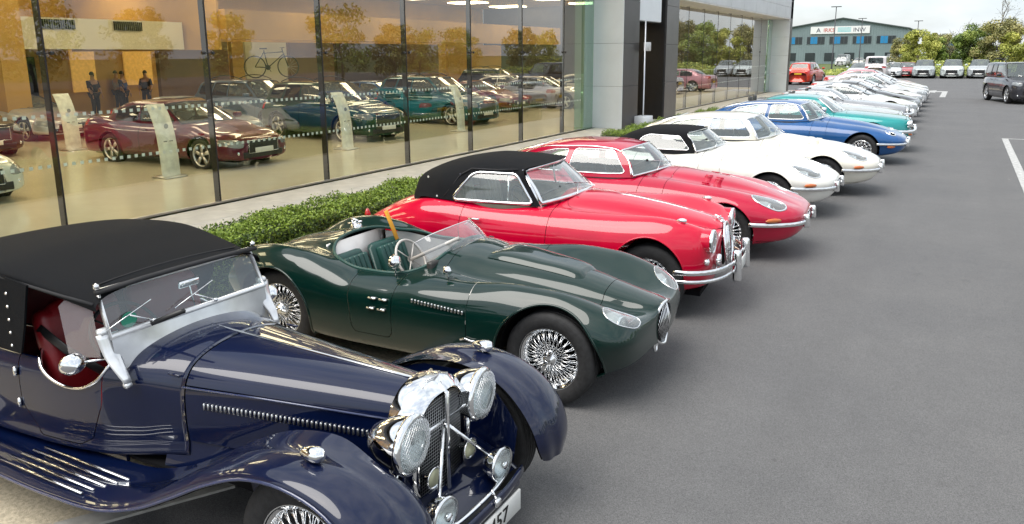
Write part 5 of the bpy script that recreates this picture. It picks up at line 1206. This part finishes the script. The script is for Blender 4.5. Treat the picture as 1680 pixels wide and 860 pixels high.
for y0, y1 in ((13.5, 14.7), (16.0, 17.0)):
    o = sp('mezzanine_vent', box(-23.98, -23.95, y0, y1, 3.22, 3.50), DARK)
    put('vent_slat', xf(join(*[box(-23.95, -23.94, y0+.02+k*.07, y0+.04+k*.07, 3.22, 3.50) for k in range(int((y1-y0)/.07))]), (-FX, -10, 0)), simple('vent_grey', (.12, .14, .10)), o, flat=True)
sp('mezzanine_floor', box(-31, -24.3, 13, 18.6, 3.5, 3.55), OFFW)
sp('bulkhead', box(-22.3, -22, 18.8, 45, 2.95, 3.95), TAN); sp('bulkhead_return', box(-31, -22.3, 18.7, 18.8, 2.6, 5.6), TAN)
for y0, y1, mm in ((19.0, 22.2, BRN), (22.4, 23.0, TAN), (23.1, 25.4, OFFW), (25.6, 28.4, BRN), (28.6, 33.6, simple('dark_wenge', (.05, .028, .016), rough=.4)), (33.8, 37.0, BRN), (38, 44, TAN)):
    sp('partition_wall', box(-26.2, -26, y0, y1, 0, 2.95), mm)
sp('side_pier', box(-24.3, -23.6, 12.2, 12.9, 0, 5.6), TAN); sp('back_doorway', box(-30.98, -30.9, 16.0, 17.2, 0, 2.4), DARK)
sp('lit_alcove', box(-30.98, -30.9, 18.6, 19.6, 1.0, 2.7), simple('glowing_alcove', (.7, .42, .10), rough=.6, emit=(1, .50, .10), estr=.12))
sp('wall_screen', box(-30.98, -30.85, 22.6, 23.8, 1.7, 2.6), simple('screen_teal', (.03, .05, .05), rough=.2))
sp('lit_alcove', box(-30.98, -30.9, 20.9, 22.2, 1.2, 2.6), MATS['glowing_alcove'])
LAMPM = simple('warm_ceiling_lamp', (.9, .8, .6), emit=(1, .82, .55), estr=4.0, var=0)
for x in (-13.0, -17.0, -21.5, -27.5):
    for y in range(-3, 48, 5): sp('ceiling_lamp', rbox(x-1.1, x+1.1, y-.7+.5*(x < -18), y+.7+.5*(x < -18), 5.54, 5.60, .02, 1), LAMPM)
for x in (-13, -18.5):
    sp('ceiling_track', box(x+1.6, x+1.66, -6, 48, 5.40, 5.46), BLACK)
# information stands
def stand(x, y, label, rz=0):
    e = empty('information_stand', (x, y, .05), R(rz), label, 'display stand', 'curved white information stands beside the showroom cars')
    q = [(.00, .03), (-.02, .5), (-.07, .9), (-.17, 1.2), (-.30, 1.42)]
    P = smooth_path([(a, 0, b_) for a, b_ in q], 14); V = []
    for p in P: V += [(p[0]+.012, -.20, p[2]), (p[0]+.012, .20, p[2]), (p[0]-.012, .20, p[2]-.004), (p[0]-.012, -.20, p[2]-.004)]
    put('panel', Msh(V, grid_faces(14, 4, True)+[(0, 1, 2, 3), (52, 53, 54, 55)]), simple('stand_white', (.72, .74, .66), rough=.3), e)
    put('base', rbox(-.28, .18, -.24, .24, 0, .03, .01, 1), STEEL, e)
    put('emblem', join(xf(lathe([(.001, .004), (.05, .004)], 12, 'x'), (-.02, 0, 1.0)), box(-.0, .016, -.10, -.03, .70, .72), box(-.0, .016, .03, .10, .70, .72)), simple('emblem_grey', (.2, .22, .2)), e, flat=True)
stand(-13.33, 9.76, 'curved white information stand in front of the burgundy saloon')
stand(-13.36, 14.93, 'curved white information stand between the silver coupe and the dark green SUV')
stand(-13.37, 20.15, 'curved white information stand in front of the teal SUV')
stand(-19.6, 11.6, 'cream information stand behind the burgundy saloon, farthest left')
# showroom cars
SG = 'new cars on show inside the glass showroom'
place_car('saloon', -12.9, 11.75, 3, (.10, .008, .028), 'burgundy saloon inside the showroom, behind the leftmost glass panes', SG, .3)
place_car('saloon', -13.3, 6.25, 2, (.62, .66, .60), 'white saloon at the left edge of the photograph behind glass', SG)
place_car('suv', -13.7, 17.0, -6, (.008, .05, .03), 'dark green SUV inside the showroom with its nose to the glass', SG, .4)
place_car('suv', -13.9, 22.6, -4, (.006, .09, .13), 'teal blue SUV inside the showroom beside the third information stand', SG, .4)
place_car('coupe', -15.8, 28.3, -8, (.12, .01, .02), 'dark red coupe inside the showroom right of the teal SUV', SG, .3)
place_car('coupe', -16.6, 14.6, 4, (.30, .36, .42), 'pale grey blue low coupe behind the burgundy saloon', SG, .5)
place_car('coupe', -16.9, 19.4, 8, (.50, .52, .55), 'silver coupe behind the dark green SUV in the showroom', SG, .6)
place_car('saloon', -17.4, 24.3, 4, (.03, .09, .24), 'mid blue saloon behind the teal SUV in the showroom', SG, .4)
place_car('suv', -19.5, 9.6, 2, (.05, .035, .015), 'olive brown SUV at the back left of the showroom', SG, .4)
place_car('saloon', -14.0, 31.5, 2, (.20, .21, .25), 'grey saloon near the right end of the first glazed bay', SG, .5)
place_car('suv', -17.5, 17.9, 0, (.10, .15, .22), 'steel blue SUV carrying a bicycle on its roof', SG, .3)
for i, (x, y, c_) in enumerate([(-13.5, 35.5, (.5, .5, .5)), (-13.5, 40.5, (.3, .02, .02)), (-13.5, 45, (.02, .03, .06))]):
    place_car('saloon', x, y, 0, c_, ['silver saloon behind the second glazed bay', 'red saloon behind the second glazed bay', 'dark blue saloon behind the second glazed bay'][i], SG, .4)
for i, (k_, x, y, c_, lb) in enumerate([('coupe', -22.2, 13.2, (.55, .57, .58), 'silver coupe in the second row behind the burgundy saloon'), ('saloon', -22.4, 21.6, (.62, .62, .58), 'white saloon in the back row behind the green SUV'), ('coupe', -21.6, 27.2, (.04, .14, .34), 'bright blue coupe in the back row of the showroom'), ('saloon', -21.8, 32.4, (.42, .44, .50), 'silver blue saloon in the back row near the right'), ('suv', -19.6, 36.5, (.03, .03, .035), 'black SUV near the right end behind the glass'), ('saloon', -16.5, 33.2, (.40, .42, .48), 'lilac grey saloon beside the green glass edge')]):
    place_car(k_, x, y, [5, -4, 8, 2, -3, 6][i], c_, lb, SG, .5)
# bicycle on the roof
def bicycle(loc, rz):
    e = empty('bicycle', loc, R(rz), 'dark bicycle held upright on the roof of the steel blue SUV', 'bicycle')
    a = np.linspace(0, 2*PI, 32, endpoint=False)
    for x in (-.52, .52):
        w = bpy.data.objects.new('wheel', None); COL.objects.link(w); w.parent = e; w.location = (x, 0, .34)
        put('tyre', sweep(np.stack([.33*np.cos(a), 0*a, .33*np.sin(a)], 1), .018, n=6, closed=True, up=(0, 1, 0)), RUBBER, w)
        put('spokes', join(*[bar((0, 0, 0), (.32*math.cos(q), 0, .32*math.sin(q)), .0025, 3) for q in a[::2]]), STEEL, w)
    T = [((-.52, 0, .34), (-.12, 0, .32)), ((-.12, 0, .32), (-.22, 0, .85)), ((-.22, 0, .80), (-.52, 0, .34)), ((-.20, 0, .76), (.36, 0, .80)), ((-.12, 0, .32), (.38, 0, .72)), ((.35, 0, .88), (.52, 0, .34))]
    put('frame', join(*[bar(p, q, .017) for p, q in T]), simple('bike_black', (.015, .015, .015), rough=.3), e)
    put('saddle', rbox(-.34, -.12, -.06, .06, .88, .92, .018, 2), BLACK, e); put('handlebar', join(bar((.36, -.24, .93), (.36, .24, .93), .012), bar((.35, 0, .86), (.36, 0, .93), .014)), BLACK, e)
    put('crank', join(xf(lathe([(.001, -.01), (.08, -.01), (.08, .01)], 16, 'y'), (-.12, 0, .32)), bar((-.12, -.06, .32), (-.05, -.06, .18), .01), bar((-.12, .06, .32), (-.19, .06, .46), .01)), BLACK, e)
bicycle((-19.9+.9, 17.9, 1.70), 62)
# ------------------------------------------------------------------ hedges
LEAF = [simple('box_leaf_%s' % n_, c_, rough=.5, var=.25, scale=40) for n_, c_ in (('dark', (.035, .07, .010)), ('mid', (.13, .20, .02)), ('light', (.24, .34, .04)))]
def leaf_cloud(P, N, s, jit=.6, seed=1):
    r = np.random.default_rng(seed); n = len(P); d = r.normal(size=(n, 3))*jit+N; d /= np.linalg.norm(d, axis=1)[:, None]
    a = np.cross(d, r.normal(size=(n, 3))); a /= np.linalg.norm(a, axis=1)[:, None]; b_ = np.cross(d, a); s = (s*r.uniform(.6, 1.3, n))[:, None]
    V = np.stack([P-a*s, P-b_*s*.55, P+a*s, P+b_*s*.55], 1).reshape(-1, 3); return V
def leaf_obj(name, V, mats, idx, parent=None):
    n = len(V)//4; me = bpy.data.meshes.new(name); me.vertices.add(len(V)); me.vertices.foreach_set('co', V.ravel()); me.loops.add(4*n); me.loops.foreach_set('vertex_index', np.arange(4*n, dtype=np.int32))
    me.polygons.add(n); me.polygons.foreach_set('loop_start', np.arange(0, 4*n, 4, dtype=np.int32)); me.polygons.foreach_set('loop_total', np.full(n, 4, np.int32))
    for m_ in mats: me.materials.append(m_)
    me.polygons.foreach_set('material_index', idx.astype(np.int32)); me.update(); me.validate()
    o = bpy.data.objects.new(name, me); COL.objects.link(o)
    if parent: o.parent = parent
    return o
def hedge(x0, x1, y0, y1, h, dens, label, seed):
    e = empty('box_hedge', (0, 0, 0), 0, label, 'hedge', 'low clipped hedges behind the parked cars'); r = np.random.default_rng(seed)
    V = []; I = []
    for (a, b_, cnt, f) in (('top', None, (x1-x0)*(y1-y0), 0), ('front', None, (y1-y0)*h, 1), ('back', None, (y1-y0)*h*.5, 2), ('end', None, (x1-x0)*h, 3), ('end2', None, (x1-x0)*h, 4)):
        n = int(cnt*dens); u, v = r.random(n), r.random(n); dp = r.exponential(.035, n)
        wob = .03*np.sin(u*(y1-y0)*5.1)+.02*np.sin(u*(y1-y0)*13+1)+.02*r.normal(size=n)
        if f == 0: P = np.stack([x0+(x1-x0)*v, y0+(y1-y0)*u, h+wob-dp+.03*np.sin(v*9+u*31)], 1); N = np.array([0, 0, 1.])
        elif f == 1: P = np.stack([x1-dp+wob, y0+(y1-y0)*u, h*v], 1); N = np.array([1., 0, .3])
        elif f == 2: P = np.stack([x0+dp-wob, y0+(y1-y0)*u, h*v], 1); N = np.array([-1., 0, .3])
        elif f == 3: P = np.stack([x0+(x1-x0)*u, y0+dp+wob*.5, h*v], 1); N = np.array([0, -1., .3])
        else: P = np.stack([x0+(x1-x0)*u, y1-dp+wob*.5, h*v], 1); N = np.array([0, 1., .3])
        V.append(leaf_cloud(P, N, .0165, .9, seed+f)); q = r.random(n); lightness = (.58 if f == 0 else .05)  # top-to-side shading put into the leaf mix: paler top, darker sides
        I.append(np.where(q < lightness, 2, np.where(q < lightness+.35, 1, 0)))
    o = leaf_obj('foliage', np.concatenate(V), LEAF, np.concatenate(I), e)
    put('woody_core', box(x0+.07, x1-.07, y0+.07, y1-.07, 0, h-.07), simple('hedge_core', (.02, .03, .008), rough=.95), e, flat=True)
    r2 = np.random.default_rng(seed+9)
    put('stray_twig', join(*[bar((x, y, h-.05), (x+r2.normal()*.02, y+r2.normal()*.02, h+r2.uniform(.03, .09)), .0025, 3) for x, y in zip(r2.uniform(x0, x1, 40), r2.uniform(y0, y1, 40))]), LEAF[1], e)
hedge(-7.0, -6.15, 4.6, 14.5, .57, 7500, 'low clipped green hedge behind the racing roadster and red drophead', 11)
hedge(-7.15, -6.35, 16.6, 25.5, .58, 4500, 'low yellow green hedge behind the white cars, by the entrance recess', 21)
# sign post by the door
e = empty('post_sign', (-9.0, 24.35, .05), 0, 'small white sign on a thin steel post beside the dark entrance recess', 'sign')
put('post', xf(lathe([(.001, 3.35), (.028, 3.35), (.028, 0)], 10, 'z')), STEEL, e); put('sign_box', rbox(-.04, .04, -.02, .46, 2.40, 2.68, .01, 1), simple('sign_white', (.6, .6, .6)), e)
put('planter_base', rbox(-.22, .22, -.25, .35, 0, .32, .02, 1), PANEL, e)
# ------------------------------------------------------------------ the row of classics
etype((-2.28, 9.55), 2.5, paint('carmine_paint', (.45, .002, .034), rough=.3), 'carmine red fixed head coupe with chrome window frames, third behind the navy tourer', 'fhc')
etype((-2.30, 12.25), 1.0, paint('cream_white_paint', (.74, .73, .68), rough=.3), 'white roadster with raised black soft top beside the carmine coupe', 'ots', mirror_=False)
etype((-1.92, 14.5), 2.0, paint('ivory_paint', (.74, .71, .62), rough=.3), 'ivory white fixed head coupe with tinted blue side glass, next to the white roadster', '2+2', wb=2.60)
etype((-1.76, 18.8), 1.0, paint('royal_blue_paint', (.012, .085, .26), rough=.28), 'royal blue long coupe with exposed round headlamps and pale roof glass', '2+2', wb=2.67, s3=True, detail=False)
PR = 'classic cars parked in a row on the forecourt'
place_car('classic', -1.0, 21.5, 4, (.015, .27, .27), 'turquoise coupe with twin round lamps and chrome bumper beside the blue coupe', PR, .1, name='parked_classic_car')
seq = [('grand', -1.35, 24.6, (.44, .46, .46), 'pale silver grand tourer directly beyond the turquoise coupe'), ('grand', -1.35, 27.4, (.30, .31, .33), 'second silver grand tourer beyond the turquoise coupe'),
       ('coupe', -1.25, 30.3, (.70, .70, .70), 'white modern coupe with black grille in the pale cars'), ('coupe', -1.3, 33.2, (.09, .095, .105), 'dark grey modern coupe with dark lower doors in the pale cars'), ('coupe', -1.35, 36.1, (.72, .69, .69), 'off white coupe seventh from the far end of the row'),
       ('saloon', -1.3, 39.2, (.55, .56, .57), 'silver white saloon with a high roof near the far end of the row'), ('coupe', -1.35, 42.3, (.66, .62, .63), 'pinkish white coupe two before the end of the row'), ('coupe', -1.5, 45.6, (.70, .68, .70), 'white coupe with black nose near the end of the row'), ('saloon', -2.2, 49.2, (.62, .30, .33), 'pale red saloon last in the long row')]
for k_, x, y, c_, lb in seq: place_car(k_, x, y, 3, c_, lb, PR, .25, name='parked_car')
# far car park and the moving 4x4
FG_ = 'cars in the far car park'
for k_, x, y, rz, c_, lb in [('suv', -10.3, 66.5, 84, (.50, .035, .012), 'orange red SUV seen from behind at the end of the showroom'), ('saloon', -12.2, 64, 84, (.6, .62, .64), 'white saloon just right of the showroom corner'), ('saloon', -13.6, 70, 86, (.05, .05, .06), 'dark saloon beside the showroom corner'),
    ('saloon', -8.6, 78, -94, (.62, .66, .68), 'pale silver saloon behind the roofs of the row'), ('van', -6.6, 79, 90, (.66, .62, .62), 'white van seen from behind with a dark rear opening'), ('saloon', -5.9, 80.5, -90, (.68, .70, .70), 'white car right of the white van'), ('saloon', -4.75, 82, -90, (.42, .012, .02), 'dark red saloon left of the three pale SUVs'),
    ('suv', -3.2, 80.5, -90, (.40, .44, .44), 'silver SUV facing the road, leftmost of the three'), ('suv', -.95, 80.8, -91, (.55, .60, .58), 'pale green silver SUV facing the road, middle of the three'), ('suv', 1.15, 81.2, -92, (.42, .45, .46), 'grey SUV facing the road, rightmost of the three')]:
    place_car(k_, x, y, rz, c_, lb, FG_, .2)
for i in range(9):
    place_car('van' if i % 3 == 0 else 'saloon', -19.0+2.6*i, 150+random.uniform(-2, 2), -90+random.uniform(-4, 4), random.choice([(.7, .7, .7), (.6, .62, .64), (.66, .62, .5)]), ['first', 'second', 'third', 'fourth', 'fifth', 'sixth', 'seventh', 'eighth', 'ninth'][i]+' pale vehicle from the left parked before the far grey hall', 'pale vehicles in front of the far grey hall')
place_car('boxy', 2.9, 42.25, -75, (.045, .045, .055), 'dark grey boxy 4x4 driving out of the right edge', 'moving vehicle', .5, name='driving_car')
# lamp posts
def lamp_post(x, y, h, label):
    e = empty('street_lamp', (x, y, 0), 0, label, 'street lamp', 'tall car park lamp posts'); pm = simple('lamp_post_grey', (.06, .06, .065), rough=.5, metal=.3)
    put('post', lathe([(.001, h), (.05, h), (.09, .6), (.11, 0)], 12, 'z'), pm, e)
    for s in (-1, 1): put('lamp_head', xf(rbox(-.14, .14, -.02, .62, -.05, .05, .03, 2), (0, 0, h), (0, 0, PI*.5*s)), pm, e)
lamp_post(-15.0, 110, 8.1, 'tall dark lamp post standing before the left half of the grey hall'); lamp_post(-15.0, 140, 7.7, 'dark lamp post in front of the right half of the grey hall'); lamp_post(-6.9, 140, 7.1, 'lamp post rising above the round yellow green tree')
# far hall
hall = empty('industrial_hall', (-23, 180, 0), 0, 'large grey gabled hall with a white banner and blue window strips', 'building'); hy = 0
HW = simple('hall_grey_cladding', (.20, .26, .27), rough=.6, scale=.3, var=.08)
put('wall', prism([(-14, 0), (12.4, 0), (12.4, 7.0), (0, 9.25), (-14, 7.0)], 0, 40, 'y'), HW, hall, flat=True)
rib = mesh_of(box(-.03, .03, -.05, 0, 0, 1), 'cladding_rib', flat=True)
for i in range(52):
    x = -13.5+.5*i; o = put('cladding_rib', rib, HW, hall, loc=(x, 0, 0)); o.scale = (1, 1, 6.95+2.25*(1-abs(x)/(14 if x < 0 else 12.4)))
for s, w_ in ((-1, 14.3), (1, 12.7)):
    V = [(0, -.4, 9.30), (s*w_, -.4, 6.98), (s*w_, 40.2, 6.98), (0, 40.2, 9.30)]; V += [(a, b_, c_+.22) for a, b_, c_ in V]
    put('roof', Msh(V, [(0, 1, 2, 3), (4, 7, 6, 5), (0, 4, 5, 1), (1, 5, 6, 2)]), simple('hall_roof', (.07, .09, .09), rough=.6), hall, flat=True)
for k in range(5):
    x = -11.5+4.55*k
    o = put('window', box(x, x+3.6, -.08, -.01, 4.1, 5.7), simple('hall_window_frame', (.12, .14, .15)), hall, flat=True)
    for j in range(5): put('pane', box(x+.05+.71*j, x+.70+.71*j, -.10, -.085, 4.18, 5.62), simple('hall_blue_panel', (.02, .22, .46), rough=.35) if j in (1, 2) else simple('hall_dark_glass', (.03, .04, .045), rough=.1), o, flat=True)
for k in range(6): put('ground_window', box(-11+3.9*k, -9+3.9*k, -.08, -.01, .6, 2.3), simple('hall_dark_glass', (.03, .04, .045), rough=.1), hall, flat=True)
o = put('banner', box(-6.3, 5.3, -.22, -.12, 6.25, 7.75), simple('banner_white', (.80, .80, .80), rough=.5, var=.02), hall, flat=True)
put('lettering', face_text('A', 1.3, (-4.7, -.24, 6.95), '-y'), simple('banner_dark', (.04, .05, .09)), o, flat=True); put('lettering', face_text('IRKS', 1.15, (-2.6, -.24, 6.95), '-y'), simple('banner_red', (.55, .06, .04)), o, flat=True)
put('banner_stripes', join(*[box(-.9, 1.7, -.235, -.225, 6.6+.25*k, 6.72+.25*k) for k in range(4)]), simple('banner_teal', (.15, .55, .60)), o, flat=True); put('lettering', face_text('INW', 1.15, (3.3, -.24, 6.95), '-y'), MATS['banner_dark'], o, flat=True)
sh = empty('blue_shed', (-3.2, 165, 0), 0, 'small dark blue shed roof showing between the trees right of the hall', 'building')
put('wall', box(-2.2, 1.6, 0, 6, 0, 4.1), simple('shed_blue', (.02, .10, .20)), sh, flat=True); put('roof', prism([(-2.5, 4.1), (1.9, 4.1), (-.3, 5.0)], -.3, 6.3, 'y'), simple('shed_roof', (.03, .05, .08)), sh, flat=True)
# ------------------------------------------------------------------ trees and verge
TL = {'yellow': [simple('leaf_y%d' % i, c_, rough=.6, var=.2, scale=3) for i, c_ in enumerate([(.28, .31, .06), (.42, .44, .09), (.54, .53, .12)])], 'green': [simple('leaf_g%d' % i, c_, rough=.6, var=.2, scale=3) for i, c_ in enumerate([(.11, .17, .04), (.25, .34, .07), (.38, .45, .11)])],
      'olive': [simple('leaf_o%d' % i, c_, rough=.6, var=.2, scale=3) for i, c_ in enumerate([(.18, .18, .07), (.32, .31, .10), (.42, .38, .15)])]}
BARK = simple('bark', (.17, .15, .125), rough=.9, scale=12, var=.3, bump=.5)
def tree(x, y, h, w, kind, n, label, seed, low=.15, leaf=.16, bare=False, group='trees behind the car park'):
    e = empty('tree', (x, y, 0), 0, label, 'tree', group); r = np.random.default_rng(seed); ms = []; tips = []
    def branch(p, d, ln, rad, lv):
        pts = [p]; q = np.array(p, float); d = np.array(d, float)
        for _ in range(4): d += r.normal(size=3)*.12; d[2] += .05; d /= np.linalg.norm(d); q = q+d*ln/4; pts.append(q.copy())
        ms.append(sweep(pts, np.linspace(rad, rad*.45, 5), np.linspace(rad, rad*.45, 5), n=5 if lv < 2 else 3)); tips.append(q)
        if lv < (4 if bare else 3):
            for _ in range(3 if not bare else 4):
                dd = d+r.normal(size=3)*.55; dd[2] += .15; dd /= np.linalg.norm(dd); k = r.integers(1, 5); branch(pts[k], dd, ln*r.uniform(.5, .75), rad*.5, lv+1)
    branch((0, 0, 0), (0, 0, 1), h*.5, h*.022, 0)
    put('trunk', join(*ms), BARK, e)
    if n:
        c = []
        K = 46 if not bare else 30
        for _ in range(K):
            a = r.uniform(0, 2*PI); zz = r.uniform(low, .95); rr = w/2*math.sqrt(max(.05, 1-((zz-.5)/.52)**2))*r.uniform(.35, .95); c.append((rr*math.cos(a), rr*math.sin(a), h*zz, r.uniform(.09, .19)*w))
        c = np.array(c); k = r.integers(0, len(c), n); dirs = r.normal(size=(n, 3)); dirs /= np.linalg.norm(dirs, axis=1)[:, None]; rad = c[k, 3]*r.uniform(.5, 1.05, n)
        P = c[k, :3]+dirs*rad[:, None]*np.array([1, 1, .8]); P[:, 2] = np.maximum(P[:, 2], .1)
        tone = r.integers(0, 3, len(c))[k]; tone = np.where(r.random(n) < .35, r.integers(0, 3, n), tone)
        leaf_obj('crown', leaf_cloud(P, dirs, leaf, .7, seed), TL[kind], tone, e)
    return e
tree(-4.6, 101, 4.6, 4.0, 'yellow', 16000, 'round yellow green tree right of the grey hall', 31, leaf=.10)
for i, (x, y, h, w, k_, lb) in enumerate([(-1.4, 104, 4.4, 4.6, 'green', 'low green bush like tree beside the blue shed'), (.9, 103, 5.2, 4.5, 'green', 'mid green tree above the rightmost SUV'), (3.2, 101, 5.6, 4.8, 'olive', 'olive brown tree under the bare tree'), (5.6, 99, 5.4, 5.0, 'yellow', 'yellow green tree above the dark 4x4'), (8.4, 98, 6.0, 5.2, 'green', 'green tree at the far right edge'), (11.5, 100, 6.5, 6., 'olive', 'olive tree beyond the right edge'), (-7.6, 128, 4.4, 4, 'olive', 'small olive tree against the hall'), (-3.6, 131, 5.0, 4.5, 'olive', 'thin olive tree behind the round yellow tree')]):
    tree(x, y, h, w, k_, 15000, lb, 41+i, leaf=.11, low=.08)
tree(3.9, 112, 9.4, 4.2, 'olive', 160, 'tall nearly bare tree rising above the right hand bushes', 77, low=.5, leaf=.07, bare=True)
for i in range(7): tree(-2.+1.5*i+random.uniform(-.5, .5), 118+random.uniform(-3, 3), random.uniform(5.2, 6.8), 2.2, 'olive', 160, ['first', 'second', 'third', 'fourth', 'fifth', 'sixth', 'seventh'][i]+' spindly sapling from the left behind the bushes', 90+i, low=.5, leaf=.07, bare=False, group='spindly saplings behind the bushes')
# verge undergrowth: nobody could count it
r = np.random.default_rng(5); n = 42000; u = r.uniform(-26, 30, n); v_ = r.uniform(85.2, 100, n); hh = .35+.45*np.abs(np.sin(u*.7)+np.sin(u*.23+v_*.4))*.5
hh = hh*np.where(u > -5.5, 1.9, .75); P = np.stack([u, v_, r.random(n)**.6*hh], 1)
tag(leaf_obj('undergrowth', leaf_cloud(P, np.array([0, -.5, .8]), .11, .9, 6), TL['green']+TL['yellow'], r.integers(0, 6, n)), kind='stuff')
# trees along the other side of the road: the glass and the paintwork reflect them
for i in range(15):
    y = -24+9.0*i+random.uniform(-2, 2); tree(31+random.uniform(-2, 6), y, random.uniform(4.8, 7.2), random.uniform(4.5, 7), ['green', 'olive', 'yellow'][i % 3], 4200, '%s broad tree along the far side of the road, mirrored in the glass' % ['nearest', 'second', 'third', 'fourth', 'fifth', 'sixth', 'seventh', 'eighth', 'ninth', 'tenth', 'eleventh', 'twelfth', 'thirteenth', 'fourteenth', 'farthest'][i], 200+i, leaf=.15, group='trees on the far side of the road')
# ------------------------------------------------------------------ people at the back of the showroom
def person(x, y, rz, shirt, trousers, label, sit=False, scale=1.):
    e = empty('person', (x, y, .05), R(rz), label, 'person', 'visitors at the back of the showroom')
    def skin(name, pts, edges, rad, mat, root=0):
        me = bpy.data.meshes.new(name); me.from_pydata([tuple(p) for p in pts], edges, []); me.materials.append(mat); o = bpy.data.objects.new(name, me); COL.objects.link(o); o.parent = e
        md = o.modifiers.new('Skin', 'SKIN'); md.use_smooth_shade = True
        for i, rr in enumerate(rad): me.skin_vertices[0].data[i].radius = rr if isinstance(rr, tuple) else (rr, rr); me.skin_vertices[0].data[i].use_root = (i == root)
        o.modifiers.new('Sub', 'SUBSURF').levels = 1; o.modifiers['Sub'].render_levels = 1; return o
    SK = simple('skin', (.45, .26, .18), rough=.5)
    pts = [(0, 0, .95), (0, 0, 1.15), (0, 0, 1.38), (0, 0, 1.50), (.01, 0, 1.62), (.01, 0, 1.72), (0, .19, 1.40), (.03, .25, 1.13), (.16, .22, .92), (0, -.19, 1.40), (.03, -.25, 1.13), (.16, -.22, .92), (.01, .10, .90), (.04, .11, .50), (-.01, .12, .08), (.12, .13, .03), (.01, -.10, .90), (.06, -.11, .50), (.03, -.12, .08), (.16, -.13, .03)]
    ed = [(0, 1), (1, 2), (2, 3), (3, 4), (4, 5), (2, 6), (6, 7), (7, 8), (2, 9), (9, 10), (10, 11), (0, 12), (12, 13), (13, 14), (14, 15), (0, 16), (16, 17), (17, 18), (18, 19)]
    rd = [(.15, .11), (.15, .11), (.17, .11), .055, .085, .07, .06, .05, .038, .06, .05, .038, .09, .065, .045, .04, .09, .065, .045, .04]
    skin('body', pts, ed, rd, SK)
    skin('shirt', [pts[i] for i in (1, 2, 6, 7, 9, 10)]+[(0, 0, 1.0)], [(6, 0), (0, 1), (1, 2), (2, 3), (1, 4), (4, 5)], [(.165, .125), (.185, .125), .072, .062, .072, .062, (.165, .125)], simple('shirt_%s' % len(MATS), shirt, rough=.8))
    skin('trousers', [pts[0], pts[12], pts[13], (pts[14][0], .12, .14), pts[16], pts[17], (pts[18][0], -.12, .14)], [(0, 1), (1, 2), (2, 3), (0, 4), (4, 5), (5, 6)], [(.16, .125), .10, .078, .06, .10, .078, .06], simple('trousers_%s' % len(MATS), trousers, rough=.8))
    put('hair', xf(lathe([(.001, .10), (.05, .085), (.085, .03), (.088, -.03)], 14, 'z'), (-.012, 0, 1.69)), simple('hair_dark', (.02, .014, .01), rough=.7), e)
    put('face', join(xf(disc(.009, 8, 'x', bulge=.006), (.088, .03, 1.66)), xf(disc(.009, 8, 'x', bulge=.006), (.088, -.03, 1.66)), xf(rbox(0, .03, -.01, .01, -.02, .02, .006, 1), (.08, 0, 1.64)), xf(rbox(0, .012, -.022, .022, -.004, .004, .002, 1), (.078, 0, 1.60))), simple('hair_dark', (.02, .014, .01)), e)
    for sg in (-1, 1): put('hand', join(rbox(.16, .20, .20*sg-.012+.02*sg, .20*sg+.012+.02*sg, .80, .90, .010, 1), *[bar((.17+.009*k, .22*sg, .81), (.175+.011*k, .22*sg, .745+.006*abs(k-1.5)), .007, 5) for k in range(4)], bar((.20, .22*sg, .87), (.225, .215*sg, .82), .008, 5)), SK, e)
    e.scale = (scale,)*3
for i, (x, y, rz, s_, t_, lb) in enumerate([(-25.2, 16.9, 30, (.05, .08, .25), (.03, .03, .05), 'visitor in a blue shirt standing behind the burgundy saloon'), (-25.5, 18.0, -60, (.02, .02, .022), (.02, .02, .03), 'visitor in black standing right of the blue shirted one'), (-24.8, 18.8, 200, (.03, .04, .035), (.03, .03, .03), 'tall visitor in dark clothes nearest the orange wall'), (-26.3, 17.4, 90, (.35, .33, .30), (.04, .04, .06), 'visitor in a pale shirt partly behind the blue shirted one'), (-25.0, 15.7, 10, (.03, .03, .03), (.03, .03, .03), 'visitor in dark clothes leftmost of the small crowd'), (-24.6, 19.7, 150, (.30, .12, .10), (.03, .03, .03), 'visitor in a red top rightmost of the small crowd')]):
    person(x*1.17, y*1.17, rz, s_, t_, lb)
racer((-2.29, 5.14), 2.5)
drophead((-2.38, 7.20), 5.5)
tourer((-2.31, 2.67), 1)
